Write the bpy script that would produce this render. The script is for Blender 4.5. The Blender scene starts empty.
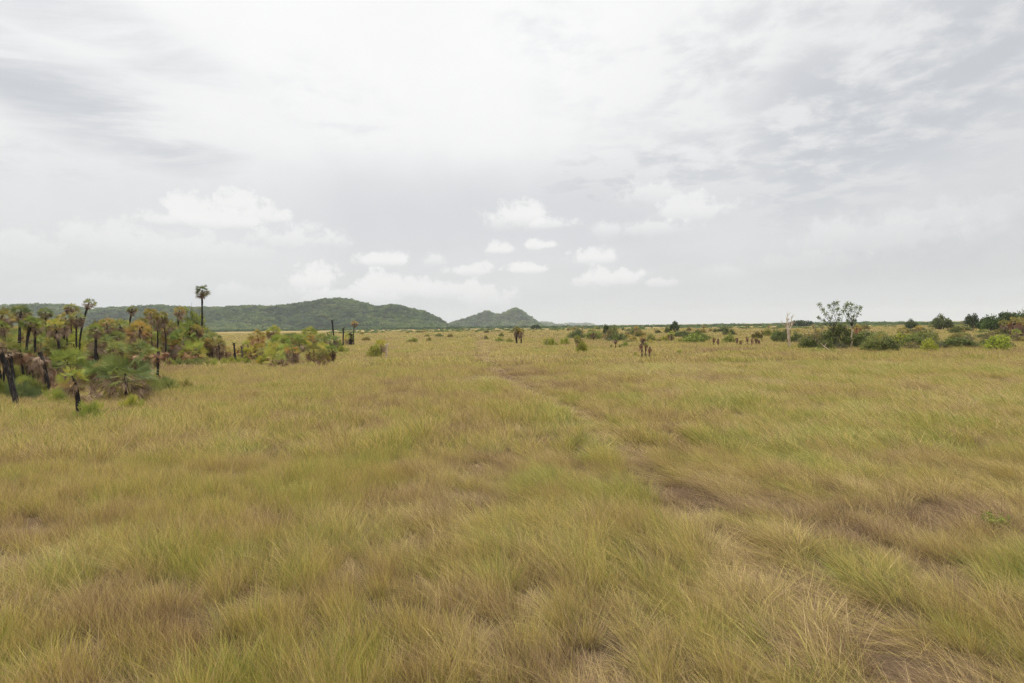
import bpy, math, random
import numpy as np
from mathutils import Vector, Matrix, Euler, noise as mnoise

random.seed(11)
RNG = np.random.default_rng(11)
sc = bpy.context.scene
COL = sc.collection
R = math.radians
W, H = 1024, 683
FPX = 569.0
CAMH = 3.1
GRASS_TOP = 0.36

# ------------------------------------------------------------------ camera
PITCH = math.atan(15.5 / FPX)
ROLL = R(0.69)
cam_d = bpy.data.cameras.new('camera')
cam = bpy.data.objects.new('camera', cam_d)
COL.objects.link(cam)
cam_d.sensor_width = 36.0
cam_d.lens = 36.0 * FPX / W
cam_d.clip_start = 0.05
cam_d.clip_end = 40000.0
Mc = Matrix.Rotation(math.pi / 2 - PITCH, 3, 'X') @ Matrix.Rotation(-ROLL, 3, 'Z')
cam.matrix_world = Matrix.Translation((0, 0, CAMH)) @ Mc.to_4x4()
sc.camera = cam


def pix_dir(px, py):
    return (Mc @ Vector(((px - W / 2) / FPX, -(py - H / 2) / FPX, -1.0))).normalized()


def hor(px):
    """image row of the far level horizon in that column"""
    lo, hi = 200.0, 450.0
    for _ in range(40):
        m = (lo + hi) / 2
        if pix_dir(px, m).z > 0:
            lo = m
        else:
            hi = m
    return (lo + hi) / 2


def ground_at(px, py):
    d = pix_dir(px, py)
    t = (CAMH - GRASS_TOP) / max(-d.z, 1e-5)      # where a thing comes out of the grass
    return Vector((d.x * t, d.y * t, 0.0))


def height_at(px, by, ty):
    """height of a thing that stands at (px, by) and reaches row ty"""
    g = ground_at(px, by)
    D = math.hypot(g.x, g.y)
    d = pix_dir(px, ty)
    return CAMH + D * d.z / math.hypot(d.x, d.y)


def far_at(px, dist):
    d = pix_dir(px, hor(px))
    s = dist / math.hypot(d.x, d.y)
    return Vector((d.x * s, d.y * s, 0.0))


def px_size(px, by):
    g = ground_at(px, by)
    return g.length / FPX


# ------------------------------------------------------------------ node helper
class N:
    """tiny expression builder over shader math nodes"""
    nt = None

    def __init__(self, s):
        self.s = s

    @staticmethod
    def m(op, a, b=None, c=None, clamp=False):
        n = N.nt.nodes.new('ShaderNodeMath')
        n.operation = op
        n.use_clamp = clamp
        for i, v in enumerate((a, b, c)):
            if v is None:
                continue
            if isinstance(v, N):
                N.nt.links.new(v.s, n.inputs[i])
            else:
                n.inputs[i].default_value = float(v)
        return N(n.outputs[0])

    def __add__(self, o): return N.m('ADD', self, o)
    __radd__ = __add__
    def __sub__(self, o): return N.m('SUBTRACT', self, o)
    def __rsub__(self, o): return N.m('SUBTRACT', o, self)
    def __mul__(self, o): return N.m('MULTIPLY', self, o)
    __rmul__ = __mul__
    def __truediv__(self, o): return N.m('DIVIDE', self, o)
    def __pow__(self, o): return N.m('POWER', self, o)
    def max(self, o): return N.m('MAXIMUM', self, o)
    def min(self, o): return N.m('MINIMUM', self, o)
    def sqrt(self): return N.m('SQRT', self)
    def clamp(self): return N.m('ADD', self, 0.0, clamp=True)


def sstep(x, a, b, lo=0.0, hi=1.0):
    n = N.nt.nodes.new('ShaderNodeMapRange')
    n.interpolation_type = 'SMOOTHSTEP'
    N.nt.links.new(x.s, n.inputs[0])
    if a > b:
        a, b, lo, hi = b, a, hi, lo
    for i, v in ((1, a), (2, b), (3, lo), (4, hi)):
        n.inputs[i].default_value = v
    return N(n.outputs[0])


def combine(x, y, z):
    n = N.nt.nodes.new('ShaderNodeCombineXYZ')
    for i, v in enumerate((x, y, z)):
        if isinstance(v, N):
            N.nt.links.new(v.s, n.inputs[i])
        else:
            n.inputs[i].default_value = v
    return n.outputs[0]


def noise_tex(vec, scale, detail=4, rough=0.55, dist=0.0):
    n = N.nt.nodes.new('ShaderNodeTexNoise')
    n.inputs['Scale'].default_value = scale
    n.inputs['Detail'].default_value = detail
    n.inputs['Roughness'].default_value = rough
    n.inputs['Distortion'].default_value = dist
    N.nt.links.new(vec, n.inputs['Vector'])
    return N(n.outputs['Fac'])


def mixc(f, a, b):
    n = N.nt.nodes.new('ShaderNodeMix')
    n.data_type = 'RGBA'
    if isinstance(f, N):
        N.nt.links.new(f.s, n.inputs[0])
    else:
        n.inputs[0].default_value = f
    for i, v in ((6, a), (7, b)):
        if isinstance(v, (tuple, list)):
            n.inputs[i].default_value = (*v[:3], 1)
        else:
            N.nt.links.new(v, n.inputs[i])
    return n.outputs[2]


def mulc(a, f):
    n = N.nt.nodes.new('ShaderNodeMix')
    n.data_type = 'RGBA'
    n.blend_type = 'MULTIPLY'
    n.inputs[0].default_value = 1.0
    N.nt.links.new(a, n.inputs[6])
    if isinstance(f, N):
        N.nt.links.new(f.s, n.inputs[7])
    elif isinstance(f, (tuple, list)):
        n.inputs[7].default_value = (*f[:3], 1)
    else:
        N.nt.links.new(f, n.inputs[7])
    return n.outputs[2]


def ramp(f, stops):
    n = N.nt.nodes.new('ShaderNodeValToRGB')
    el = n.color_ramp.elements
    while len(el) < len(stops):
        el.new(0.5)
    for e, (p, c) in zip(el, stops):
        e.position = p
        e.color = (*c, 1)
    N.nt.links.new(f.s, n.inputs[0])
    return n.outputs[0]


def attr(name, kind='GEOMETRY', out='Fac'):
    n = N.nt.nodes.new('ShaderNodeAttribute')
    n.attribute_name = name
    n.attribute_type = kind
    return N(n.outputs[out])


# ------------------------------------------------------------------ world: an overcast sky with broken cumulus
SUN_EL, SUN_AZ = R(58), R(-18)      # azimuth measured from +Y towards +X
world = bpy.data.worlds.new('World')
sc.world = world
world.use_nodes = True
N.nt = world.node_tree
N.nt.nodes.clear()
w_out = N.nt.nodes.new('ShaderNodeOutputWorld')
w_bg = N.nt.nodes.new('ShaderNodeBackground')
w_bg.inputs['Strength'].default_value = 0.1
N.nt.links.new(w_bg.outputs[0], w_out.inputs[0])
sky = N.nt.nodes.new('ShaderNodeTexSky')
sky.sky_type = 'NISHITA'
sky.sun_disc = False
sky.sun_elevation = SUN_EL
sky.sun_rotation = SUN_AZ
tc = N.nt.nodes.new('ShaderNodeTexCoord')
vdir = tc.outputs['Generated']
sx = N.nt.nodes.new('ShaderNodeSeparateXYZ')
N.nt.links.new(vdir, sx.inputs[0])
dx, dy, dz = (N(sx.outputs[i]) for i in range(3))
az = N.m('ARCTAN2', dx, dy)
el = N.m('ARCSINE', dz)


def azel(px, py):
    d = pix_dir(px, py)
    return math.atan2(d.x, d.y), math.asin(d.z)


# plane-projected coordinates so that the high layer streaks run in perspective
inv = 1.0 / FPX
den = (dz.max(0.0) + 0.12)
plane = combine(dx / den, dy / den, 0.0)
n_layer = noise_tex(plane, 0.9, 6, 0.55, 0.4)
n_fine = noise_tex(plane, 4.2, 9, 0.6, 0.2)
streak_v = combine((dx / den) * 0.6 + (dy / den) * 0.25, (dy / den) * 1.6 - (dx / den) * 0.5, 0.0)
n_streak = noise_tex(streak_v, 1.5, 8, 0.6, 0.5)
n_puff = noise_tex(vdir, 20.0, 7, 0.6, 0.15)
n_puff2 = noise_tex(vdir, 62.0, 6, 0.62, 0.0)
n_big = noise_tex(vdir, 4.5, 5, 0.55, 0.3)

# broad brightness of the veil: brighter toward the hidden sun
ga, ge = azel(320, -60)
gd = ((((az - ga) / 1.5) ** 2.0) + (((el - ge) / 0.56) ** 2.0)).sqrt()
glow = sstep(gd, 1.15, 0.25)
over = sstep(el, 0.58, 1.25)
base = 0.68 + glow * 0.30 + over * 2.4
base = base + (n_layer - 0.5) * 0.10 + (n_big - 0.5) * 0.10
white = base
lit = sstep(glow, 0.0, 0.8)
blue_veil = mixc(lit, (0.980, 0.989, 1.004), (1.0, 0.999, 0.995))
comb = N.nt.nodes.new('ShaderNodeCombineColor')
for i in range(3):
    N.nt.links.new(base.s, comb.inputs[i])
veil = mulc(comb.outputs[0], blue_veil)


def region(px, py, rx, ry, tilt=0.0, soft=0.5):
    a0, e0 = azel(px, py)
    c, s = math.cos(tilt), math.sin(tilt)
    u = (az - a0) * c + (el - e0) * s
    v = (el - e0) * c - (az - a0) * s
    d = (((u / (rx * inv)) ** 2.0) + ((v / (ry * inv)) ** 2.0)).sqrt() + (n_big - 0.5) * 0.9
    return sstep(d, 1.0 + soft, 1.0 - soft)


# grey-blue thin spots of the layer
thin = (region(60, 95, 120, 26, R(-16), 0.6) * sstep(n_streak, 0.30, 0.62) * 0.95)
thin = thin.max(region(70, 20, 110, 22, R(-12), 0.7) * sstep(n_streak, 0.38, 0.66) * 0.6)
thin = thin.max(region(60, 160, 80, 14, R(4), 0.7) * sstep(n_fine, 0.35, 0.7) * 0.45)
thin = thin.max(region(905, 95, 150, 66, R(18), 0.6) * sstep(n_fine, 0.36, 0.58))
thin = thin.max(region(790, 40, 170, 50, R(5), 0.8) * sstep(n_fine, 0.42, 0.66) * 0.6)
thin = thin.max(region(700, 165, 190, 34, R(6), 0.7) * sstep(n_fine, 0.38, 0.62) * 0.75)
thin = thin.max(region(560, 40, 60, 26, R(-20), 0.8) * sstep(n_fine, 0.42, 0.7) * 0.45)
thin = thin.max(region(340, 120, 60, 30, R(-30), 0.8) * sstep(n_fine, 0.45, 0.7) * 0.28)
thin = thin.max(region(480, 215, 240, 40, R(0), 0.8) * 0.55)
thin = thin.max(region(980, 235, 110, 26, R(8), 0.7) * sstep(n_puff, 0.35, 0.65) * 0.5)
cloud_col = mixc(thin * 0.95, veil, (0.59, 0.61, 0.645))

# cumulus heaps near the skyline: px, row of middle, half width, half height, opacity
HEAPS = [
    (188, 210, 30, 19, 0.85), (240, 206, 30, 20, 0.9), (262, 218, 26, 13, 0.75), (166, 221, 26, 13, 0.7), (213, 222, 55, 16, 0.8),
    (105, 243, 80, 24, 0.5), (290, 242, 56, 18, 0.58), (200, 252, 120, 20, 0.45), (20, 250, 60, 28, 0.45),
    (518, 217, 33, 19, 0.9), (556, 225, 24, 9, 0.65), (503, 250, 16, 8, 0.8), (540, 246, 20, 8, 0.9),
    (383, 261, 34, 10, 0.8), (433, 261, 20, 10, 0.6), (470, 272, 24, 9, 0.7), (527, 270, 26, 7, 0.8),
    (592, 259, 34, 11, 0.75), (610, 232, 26, 12, 0.45), (655, 196, 36, 22, 0.6), (690, 214, 46, 20, 0.65), (650, 230, 66, 12, 0.55),
    (615, 280, 36, 13, 0.7), (660, 284, 22, 8, 0.55), (320, 282, 30, 20, 0.75), (395, 291, 44, 16, 0.7),
    (450, 293, 46, 14, 0.65), (490, 300, 30, 18, 0.6), (350, 298, 50, 14, 0.6), (250, 295, 60, 14, 0.4), (120, 288, 80, 14, 0.35),
    (730, 272, 26, 9, 0.35), (860, 238, 100, 24, 0.42), (930, 220, 80, 18, 0.38), (1010, 205, 50, 20, 0.35), (800, 262, 70, 10, 0.3),
]
mask = None
shade = None
for (px, py, rx, ry, op) in HEAPS:
    a0, e0 = azel(px, py)
    k = math.cos(math.atan((px - 512) / FPX))      # angular size shrinks off axis
    u = (az - a0) / (rx * inv * k * k * 1.25)
    v = (el - e0) / (ry * inv * k * 1.25)
    vv = v.max(v * -1.7)                           # flatter base
    d = ((u ** 2.0) + (vv ** 2.0)).sqrt() + (n_puff - 0.5) * 2.1 + (n_puff2 - 0.5) * 1.1
    m = sstep(d, 1.08, 0.40) * min(1.0, op * 1.2)
    mask = m if mask is None else mask.max(m)
    s_ = m * sstep(v, -0.9, 0.7)
    shade = s_ if shade is None else shade.max(s_)
puff_lum = mixc(sstep(shade + (n_puff2 - 0.5) * 0.3, 0.05, 0.7), (0.745, 0.748, 0.755), (0.915, 0.91, 0.90))
cloud_col = mixc(mask, cloud_col, puff_lum)
# pale air near the skyline
cloud_col = mixc(sstep(el, 0.085, 0.0) * 0.6, cloud_col, (0.675, 0.70, 0.725))
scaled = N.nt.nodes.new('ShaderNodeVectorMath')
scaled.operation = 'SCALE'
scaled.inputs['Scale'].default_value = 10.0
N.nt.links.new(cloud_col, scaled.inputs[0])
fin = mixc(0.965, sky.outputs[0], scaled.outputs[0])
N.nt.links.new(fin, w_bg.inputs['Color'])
world.cycles.sampling_method = 'MANUAL'
world.cycles.sample_map_resolution = 512

sun_d = bpy.data.lights.new('sun', 'SUN')
sun_d.energy = 1.5
sun_d.angle = R(10)
sun_d.color = (1.0, 0.95, 0.88)
sun = bpy.data.objects.new('sun', sun_d)
COL.objects.link(sun)
sdir = Vector((math.sin(SUN_AZ) * math.cos(SUN_EL), math.cos(SUN_AZ) * math.cos(SUN_EL), math.sin(SUN_EL)))
sun.rotation_euler = sdir.to_track_quat('Z', 'Y').to_euler()
sun.location = (0, 0, 60)

# ------------------------------------------------------------------ materials
MATS = {}


def new_mat(name):
    m = bpy.data.materials.new(name)
    m.use_nodes = True
    N.nt = m.node_tree
    N.nt.nodes.clear()
    MATS[name] = m
    return m


def finish(m, color, rough=0.75, transl=0.0, bump=None, spec=0.25, tcol=None):
    out = N.nt.nodes.new('ShaderNodeOutputMaterial')
    b = N.nt.nodes.new('ShaderNodeBsdfPrincipled')
    b.inputs['Roughness'].default_value = rough
    b.inputs['Specular IOR Level'].default_value = spec
    N.nt.links.new(color, b.inputs['Base Color'])
    if bump is not None:
        bn = N.nt.nodes.new('ShaderNodeBump')
        bn.inputs['Strength'].default_value = bump[1]
        bn.inputs['Distance'].default_value = bump[2]
        N.nt.links.new(bump[0].s, bn.inputs['Height'])
        N.nt.links.new(bn.outputs[0], b.inputs['Normal'])
    if transl > 0:
        t = N.nt.nodes.new('ShaderNodeBsdfTranslucent')
        N.nt.links.new(tcol if tcol is not None else color, t.inputs['Color'])
        mx = N.nt.nodes.new('ShaderNodeMixShader')
        mx.inputs[0].default_value = transl
        N.nt.links.new(b.outputs[0], mx.inputs[1])
        N.nt.links.new(t.outputs[0], mx.inputs[2])
        N.nt.links.new(mx.outputs[0], out.inputs[0])
    else:
        N.nt.links.new(b.outputs[0], out.inputs[0])
    return m


GRASS_STOPS = [
    (0.00, (0.255, 0.155, 0.085)),
    (0.18, (0.430, 0.295, 0.165)),
    (0.34, (0.595, 0.430, 0.205)),
    (0.50, (0.635, 0.480, 0.160)),
    (0.68, (0.555, 0.460, 0.105)),
    (0.85, (0.390, 0.395, 0.085)),
    (1.00, (0.230, 0.300, 0.060)),
]


def grass_color_nodes(t):
    return ramp(t, GRASS_STOPS)


# blades
m = new_mat('grass_blade')
t = attr('tint', 'INSTANCER') + (attr('rnd') - 0.5) * 0.85
c = grass_color_nodes(t.clamp())
c = mulc(c, attr('val', out='Color').s)
# dead sheaths at each blade foot, darkened further to paint shade between tufts
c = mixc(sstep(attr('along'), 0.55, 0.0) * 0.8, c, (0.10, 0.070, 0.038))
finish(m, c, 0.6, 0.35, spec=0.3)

# ground sheet
m = new_mat('savanna_ground')
geo = N.nt.nodes.new('ShaderNodeNewGeometry')
pos = geo.outputs['Position']
sp = N.nt.nodes.new('ShaderNodeSeparateXYZ')
N.nt.links.new(pos, sp.inputs[0])
gx, gy = N(sp.outputs[0]), N(sp.outputs[1])
dist = ((gx * gx) + (gy * gy)).sqrt()
st = combine(gx * 0.35, gy, 0.0)
n1 = noise_tex(pos, 0.03, 5, 0.6)
n2 = noise_tex(st, 0.012, 6, 0.62)
n3 = noise_tex(pos, 1.2, 6, 0.6)
tt = 0.5 + (n1 - 0.5) * 0.55 + (n2 - 0.5) * 0.75
turf = grass_color_nodes(tt.clamp())
turf = mulc(turf, (0.46, 0.455, 0.47))
soil = ramp(n3, [(0.3, (0.05, 0.035, 0.022)), (0.55, (0.12, 0.082, 0.048)), (0.75, (0.2, 0.15, 0.085))])
c = mixc(sstep(dist, 90.0, 300.0), soil, turf)
finish(m, c, 0.95, bump=(n3, 0.5, 0.08), spec=0.05)


def leaf_mat(name, stops, transl=0.3, rough=0.6, spec=0.12, vary=0.5):
    m = new_mat(name)
    oi = N.nt.nodes.new('ShaderNodeObjectInfo')
    r = N(oi.outputs['Random'])
    t = 0.5 + (attr('rnd') - 0.5) * (1.0 - vary * 0.4) + (r - 0.5) * vary
    c = ramp(t.clamp(), stops)
    c = mulc(c, oi.outputs['Color'])
    return finish(m, c, rough, transl, spec=spec)


leaf_mat('palm_leaf', [(0.0, (0.120, 0.160, 0.062)), (0.4, (0.215, 0.255, 0.085)), (0.68, (0.330, 0.345, 0.100)), (0.86, (0.44, 0.37, 0.12)), (1.0, (0.42, 0.28, 0.17))])
leaf_mat('dead_leaf', [(0.0, (0.13, 0.086, 0.058)), (0.4, (0.26, 0.175, 0.115)), (0.75, (0.39, 0.275, 0.185)), (1.0, (0.52, 0.40, 0.28))], 0.15, 0.8, 0.1)
leaf_mat('shrub_leaf', [(0.0, (0.090, 0.105, 0.035)), (0.4, (0.175, 0.190, 0.058)), (0.75, (0.275, 0.275, 0.080)), (1.0, (0.37, 0.33, 0.12))], 0.25)
leaf_mat('forest_leaf', [(0.0, (0.055, 0.080, 0.028)), (0.4, (0.090, 0.120, 0.038)), (0.8, (0.145, 0.165, 0.050)), (1.0, (0.20, 0.20, 0.07))], 0.15)

m = new_mat('far_canopy')
t = attr('tint', 'INSTANCER') + (attr('rnd') - 0.5) * 0.5
c = ramp(t.clamp(), [(0.0, (0.033, 0.066, 0.019)), (0.35, (0.076, 0.136, 0.034)), (0.7, (0.140, 0.208, 0.050)), (1.0, (0.215, 0.262, 0.075))])
finish(m, c, 0.7, 0.12, spec=0.1)

m = new_mat('hill_soil')
geo = N.nt.nodes.new('ShaderNodeNewGeometry')
n1 = noise_tex(geo.outputs['Position'], 0.05, 6, 0.6)
c = ramp(n1, [(0.35, (0.03, 0.048, 0.022)), (0.65, (0.06, 0.08, 0.035))])
finish(m, c, 0.95, spec=0.05)

m = new_mat('charred_trunk')
tcn = N.nt.nodes.new('ShaderNodeTexCoord')
mp = N.nt.nodes.new('ShaderNodeMapping')
mp.inputs['Scale'].default_value = (9, 9, 3.5)
N.nt.links.new(tcn.outputs['Object'], mp.inputs[0])
n1 = noise_tex(mp.outputs[0], 1.5, 5, 0.65)
oi = N.nt.nodes.new('ShaderNodeObjectInfo')
c = ramp(n1, [(0.35, (0.016, 0.014, 0.014)), (0.58, (0.05, 0.043, 0.040)), (0.74, (0.17, 0.14, 0.12))])
c = mulc(c, oi.outputs['Color'])
finish(m, c, 0.9, bump=(n1, 0.6, 0.03), spec=0.1)

m = new_mat('brown_trunk')
tcn = N.nt.nodes.new('ShaderNodeTexCoord')
mp = N.nt.nodes.new('ShaderNodeMapping')
mp.inputs['Scale'].default_value = (9, 9, 4)
N.nt.links.new(tcn.outputs['Object'], mp.inputs[0])
n1 = noise_tex(mp.outputs[0], 1.5, 5, 0.65)
c = ramp(n1, [(0.3, (0.07, 0.05, 0.042)), (0.55, (0.16, 0.115, 0.09)), (0.8, (0.27, 0.2, 0.16))])
finish(m, c, 0.9, bump=(n1, 0.6, 0.03), spec=0.1)

m = new_mat('bleached_wood')
tcn = N.nt.nodes.new('ShaderNodeTexCoord')
mp = N.nt.nodes.new('ShaderNodeMapping')
mp.inputs['Scale'].default_value = (3, 3, 0.8)
N.nt.links.new(tcn.outputs['Object'], mp.inputs[0])
n1 = noise_tex(mp.outputs[0], 1.6, 5, 0.6)
c = ramp(n1, [(0.3, (0.42, 0.27, 0.17)), (0.5, (0.60, 0.47, 0.34)), (0.7, (0.74, 0.66, 0.55))])
finish(m, c, 0.85, bump=(n1, 0.4, 0.02), spec=0.1)

m = new_mat('dark_bark')
tcn = N.nt.nodes.new('ShaderNodeTexCoord')
n1 = noise_tex(tcn.outputs['Object'], 6.0, 4, 0.6)
c = ramp(n1, [(0.3, (0.04, 0.034, 0.028)), (0.7, (0.11, 0.09, 0.075))])
finish(m, c, 0.9, spec=0.05)

m = new_mat('grey_twig')
tcn = N.nt.nodes.new('ShaderNodeTexCoord')
n1 = noise_tex(tcn.outputs['Object'], 4.0, 4, 0.6)
c = ramp(n1, [(0.3, (0.12, 0.10, 0.085)), (0.7, (0.30, 0.26, 0.22))])
finish(m, c, 0.9, spec=0.05)


# ------------------------------------------------------------------ mesh building
class MB:
    def __init__(self):
        self.v, self.f, self.r = [], [], []

    def add(self, vs, fs, rnd=0.5):
        o = len(self.v)
        self.v.extend(vs)
        self.f.extend(tuple(i + o for i in f) for f in fs)
        self.r.extend([rnd] * len(vs))

    def tube(self, pts, rads, n=6, rnd=0.5, rough=0.0, cap=True):
        pts = [Vector(p) for p in pts]
        vs, fs = [], []
        for i, p in enumerate(pts):
            a = pts[max(i - 1, 0)]
            b = pts[min(i + 1, len(pts) - 1)]
            d = (b - a).normalized()
            q = d.to_track_quat('Z', 'Y')
            for k in range(n):
                th = 2 * math.pi * k / n
                rr = rads[i] * (1 + random.uniform(-rough, rough))
                vs.append(p + q @ Vector((math.cos(th) * rr, math.sin(th) * rr, 0)))
        for i in range(len(pts) - 1):
            for k in range(n):
                a = i * n + k
                b = i * n + (k + 1) % n
                fs.append((a, b, b + n, a + n))
        if cap:
            fs.append(tuple(reversed(range(n))))
            fs.append(tuple(range((len(pts) - 1) * n, len(pts) * n)))
        self.add(vs, fs, rnd)

    def mesh(self, name, mat):
        me = bpy.data.meshes.new(name)
        me.from_pydata([tuple(v) for v in self.v], [], self.f)
        a = me.attributes.new('rnd', 'FLOAT', 'POINT')
        a.data.foreach_set('value', self.r)
        me.materials.append(MATS[mat])
        me.update()
        return me


def obj(name, me, parent=None, loc=(0, 0, 0)):
    o = bpy.data.objects.new(name, me)
    COL.objects.link(o)
    o.location = loc
    if parent is not None:
        o.parent = parent
    return o


def tag(o, label, cat, group=None, kind=None):
    if label:
        o['label'] = label
    if cat:
        o['category'] = cat
    if group:
        o['group'] = group
    if kind:
        o['kind'] = kind
    return o


def thing(name, label, cat, loc, rz=0.0, group=None):
    o = bpy.data.objects.new(name, None)
    o.empty_display_size = 0.3
    COL.objects.link(o)
    o.location = loc
    o.rotation_euler = (0, 0, rz)
    return tag(o, label, cat, group)


# ------------------------------------------------------------------ palm parts
def fan_leaf(mb, origin, d, petiole, L, segs, spread, droop, fold, rnd):
    """one palmate leaf: stalk then a fan of narrow pointed segments"""
    d = d.normalized()
    up = Vector((0, 0, 1))
    side = d.cross(up)
    if side.length < 0.05:
        side = Vector((1, 0, 0))
    side.normalize()
    nrm = side.cross(d).normalized()
    roll = random.uniform(-1.15, 1.15)
    side, nrm = side * math.cos(roll) + nrm * math.sin(roll), nrm * math.cos(roll) - side * math.sin(roll)
    hub = origin + d * petiole - up * (droop * petiole * 0.35)
    w = 0.011
    mb.add([origin + side * w, origin - side * w, hub - side * w * 0.7, hub + side * w * 0.7], [(0, 1, 2, 3)], min(1, rnd + 0.15))
    for i in range(segs):
        a = spread * (2 * (i + 0.5) / segs - 1) + random.uniform(-0.04, 0.04)
        sd = d * math.cos(a) + side * math.sin(a) + nrm * fold * abs(math.sin(a))
        sd.normalize()
        ll = L * (1 - 0.28 * abs(a) / spread) * random.uniform(0.88, 1.08)
        perp = sd.cross(nrm).normalized()
        hw = ll * math.sin(spread / segs) * 0.44
        mid = hub + sd * ll * 0.58
        tip = hub + sd * ll - up * (droop * ll * random.uniform(0.25, 0.55))
        mb.add([hub, mid - perp * hw, tip, mid + perp * hw], [(0, 1, 2, 3)], min(1, max(0, rnd + random.uniform(-0.06, 0.06))))


def crown_mesh(seed, n=24, rad=1.0, segs=15, low=-0.6, kind='palm_leaf', name='crown'):
    random.seed(seed)
    mb = MB()
    for i in range(n):
        f = (i + 0.5) / n
        elv = math.asin(max(-1, min(1, 0.98 - f * (0.98 - low)))) + random.uniform(-0.12, 0.12)
        th = i * 2.39996 + random.uniform(-0.3, 0.3)
        d = Vector((math.cos(th) * math.cos(elv), math.sin(th) * math.cos(elv), math.sin(elv)))
        rnd = random.uniform(0.1, 0.8) if f < 0.84 and random.random() > 0.05 else random.uniform(0.7, 1.1)
        fan_leaf(mb, Vector((0, 0, 0)) + d * 0.05, d, rad * random.uniform(0.25, 0.55), rad * random.uniform(0.42, 0.66), segs,
                 random.uniform(1.1, 1.7), random.uniform(0.05, 0.35), random.uniform(0.05, 0.3), rnd)
    # unopened spear leaves
    for i in range(2):
        d = Vector((random.uniform(-0.2, 0.2), random.uniform(-0.2, 0.2), 1)).normalized()
        fan_leaf(mb, Vector((0, 0, 0)), d, rad * 0.35, rad * 0.6, 5, 0.12, 0, 0, 0.8)
    return mb.mesh(name, kind)


def skirt_mesh(seed, n=22, rad=1.0, name='dead_skirt'):
    random.seed(seed)
    mb = MB()
    for i in range(n):
        f = (i + 0.5) / n
        elv = R(-8 - 66 * f) + random.uniform(-0.2, 0.2)
        th = i * 2.39996 + random.uniform(-0.4, 0.4)
        d = Vector((math.cos(th) * math.cos(elv), math.sin(th) * math.cos(elv), math.sin(elv)))
        fan_leaf(mb, Vector((0, 0, -0.05 - 0.3 * f * rad)), d, rad * random.uniform(0.25, 0.5), rad * random.uniform(0.42, 0.6), 11,
                 random.uniform(0.5, 1.3), random.uniform(0.4, 1.0), random.uniform(0.1, 0.5), random.uniform(0, 1))
    return mb.mesh(name, 'dead_leaf')


def clump_mesh(seed, n=34, name='fan_leaves'):
    """leaves rising straight from the ground"""
    random.seed(seed)
    mb = MB()
    for i in range(n):
        th = i * 2.39996 + random.uniform(-0.3, 0.3)
        elv = R(random.uniform(22, 82))
        d = Vector((math.cos(th) * math.cos(elv), math.sin(th) * math.cos(elv), math.sin(elv)))
        o = Vector((random.gauss(0, 0.16), random.gauss(0, 0.16), 0))
        fan_leaf(mb, o, d, random.uniform(0.3, 0.62), random.uniform(0.36, 0.5), 13, random.uniform(1.1, 1.7), random.uniform(0.1, 0.5),
                 random.uniform(0.05, 0.3), random.uniform(0.1, 0.8))
    return mb.mesh(name, 'palm_leaf')


def heap_mesh(seed, n=26, name='dead_leaves'):
    random.seed(seed)
    mb = MB()
    for i in range(n):
        th = random.uniform(0, 6.28)
        elv = R(random.uniform(-14, 34))
        d = Vector((math.cos(th) * math.cos(elv), math.sin(th) * math.cos(elv), math.sin(elv)))
        o = Vector((random.gauss(0, 0.2), random.gauss(0, 0.2), random.uniform(0.15, 0.5)))
        fan_leaf(mb, o, d, random.uniform(0.15, 0.4), random.uniform(0.35, 0.55), 10, random.uniform(0.6, 1.3), random.uniform(0.4, 1.0),
                 random.uniform(0.1, 0.4), random.uniform(0, 1))
    return mb.mesh(name, 'dead_leaf')


CROWNS = [crown_mesh(100 + i, n=28 + 4 * (i % 3)) for i in range(6)]
CROWNS_SPARSE = [crown_mesh(140 + i, n=18, low=-0.3) for i in range(3)]
SKIRTS = [skirt_mesh(200 + i, n=34 + 5 * (i % 3)) for i in range(5)]
CLUMPS = [clump_mesh(300 + i) for i in range(4)]
HEAPS_M = [heap_mesh(330 + i) for i in range(3)]

GREEN = (1.0, 1.0, 1.0)
DEEP = (0.84, 0.84, 0.66)
LIME = (1.25, 1.25, 0.82)
YELLOW = (1.45, 1.32, 0.78)
ORANGE = (1.38, 1.02, 0.8)
BROWNG = (1.25, 0.95, 0.8)


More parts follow.
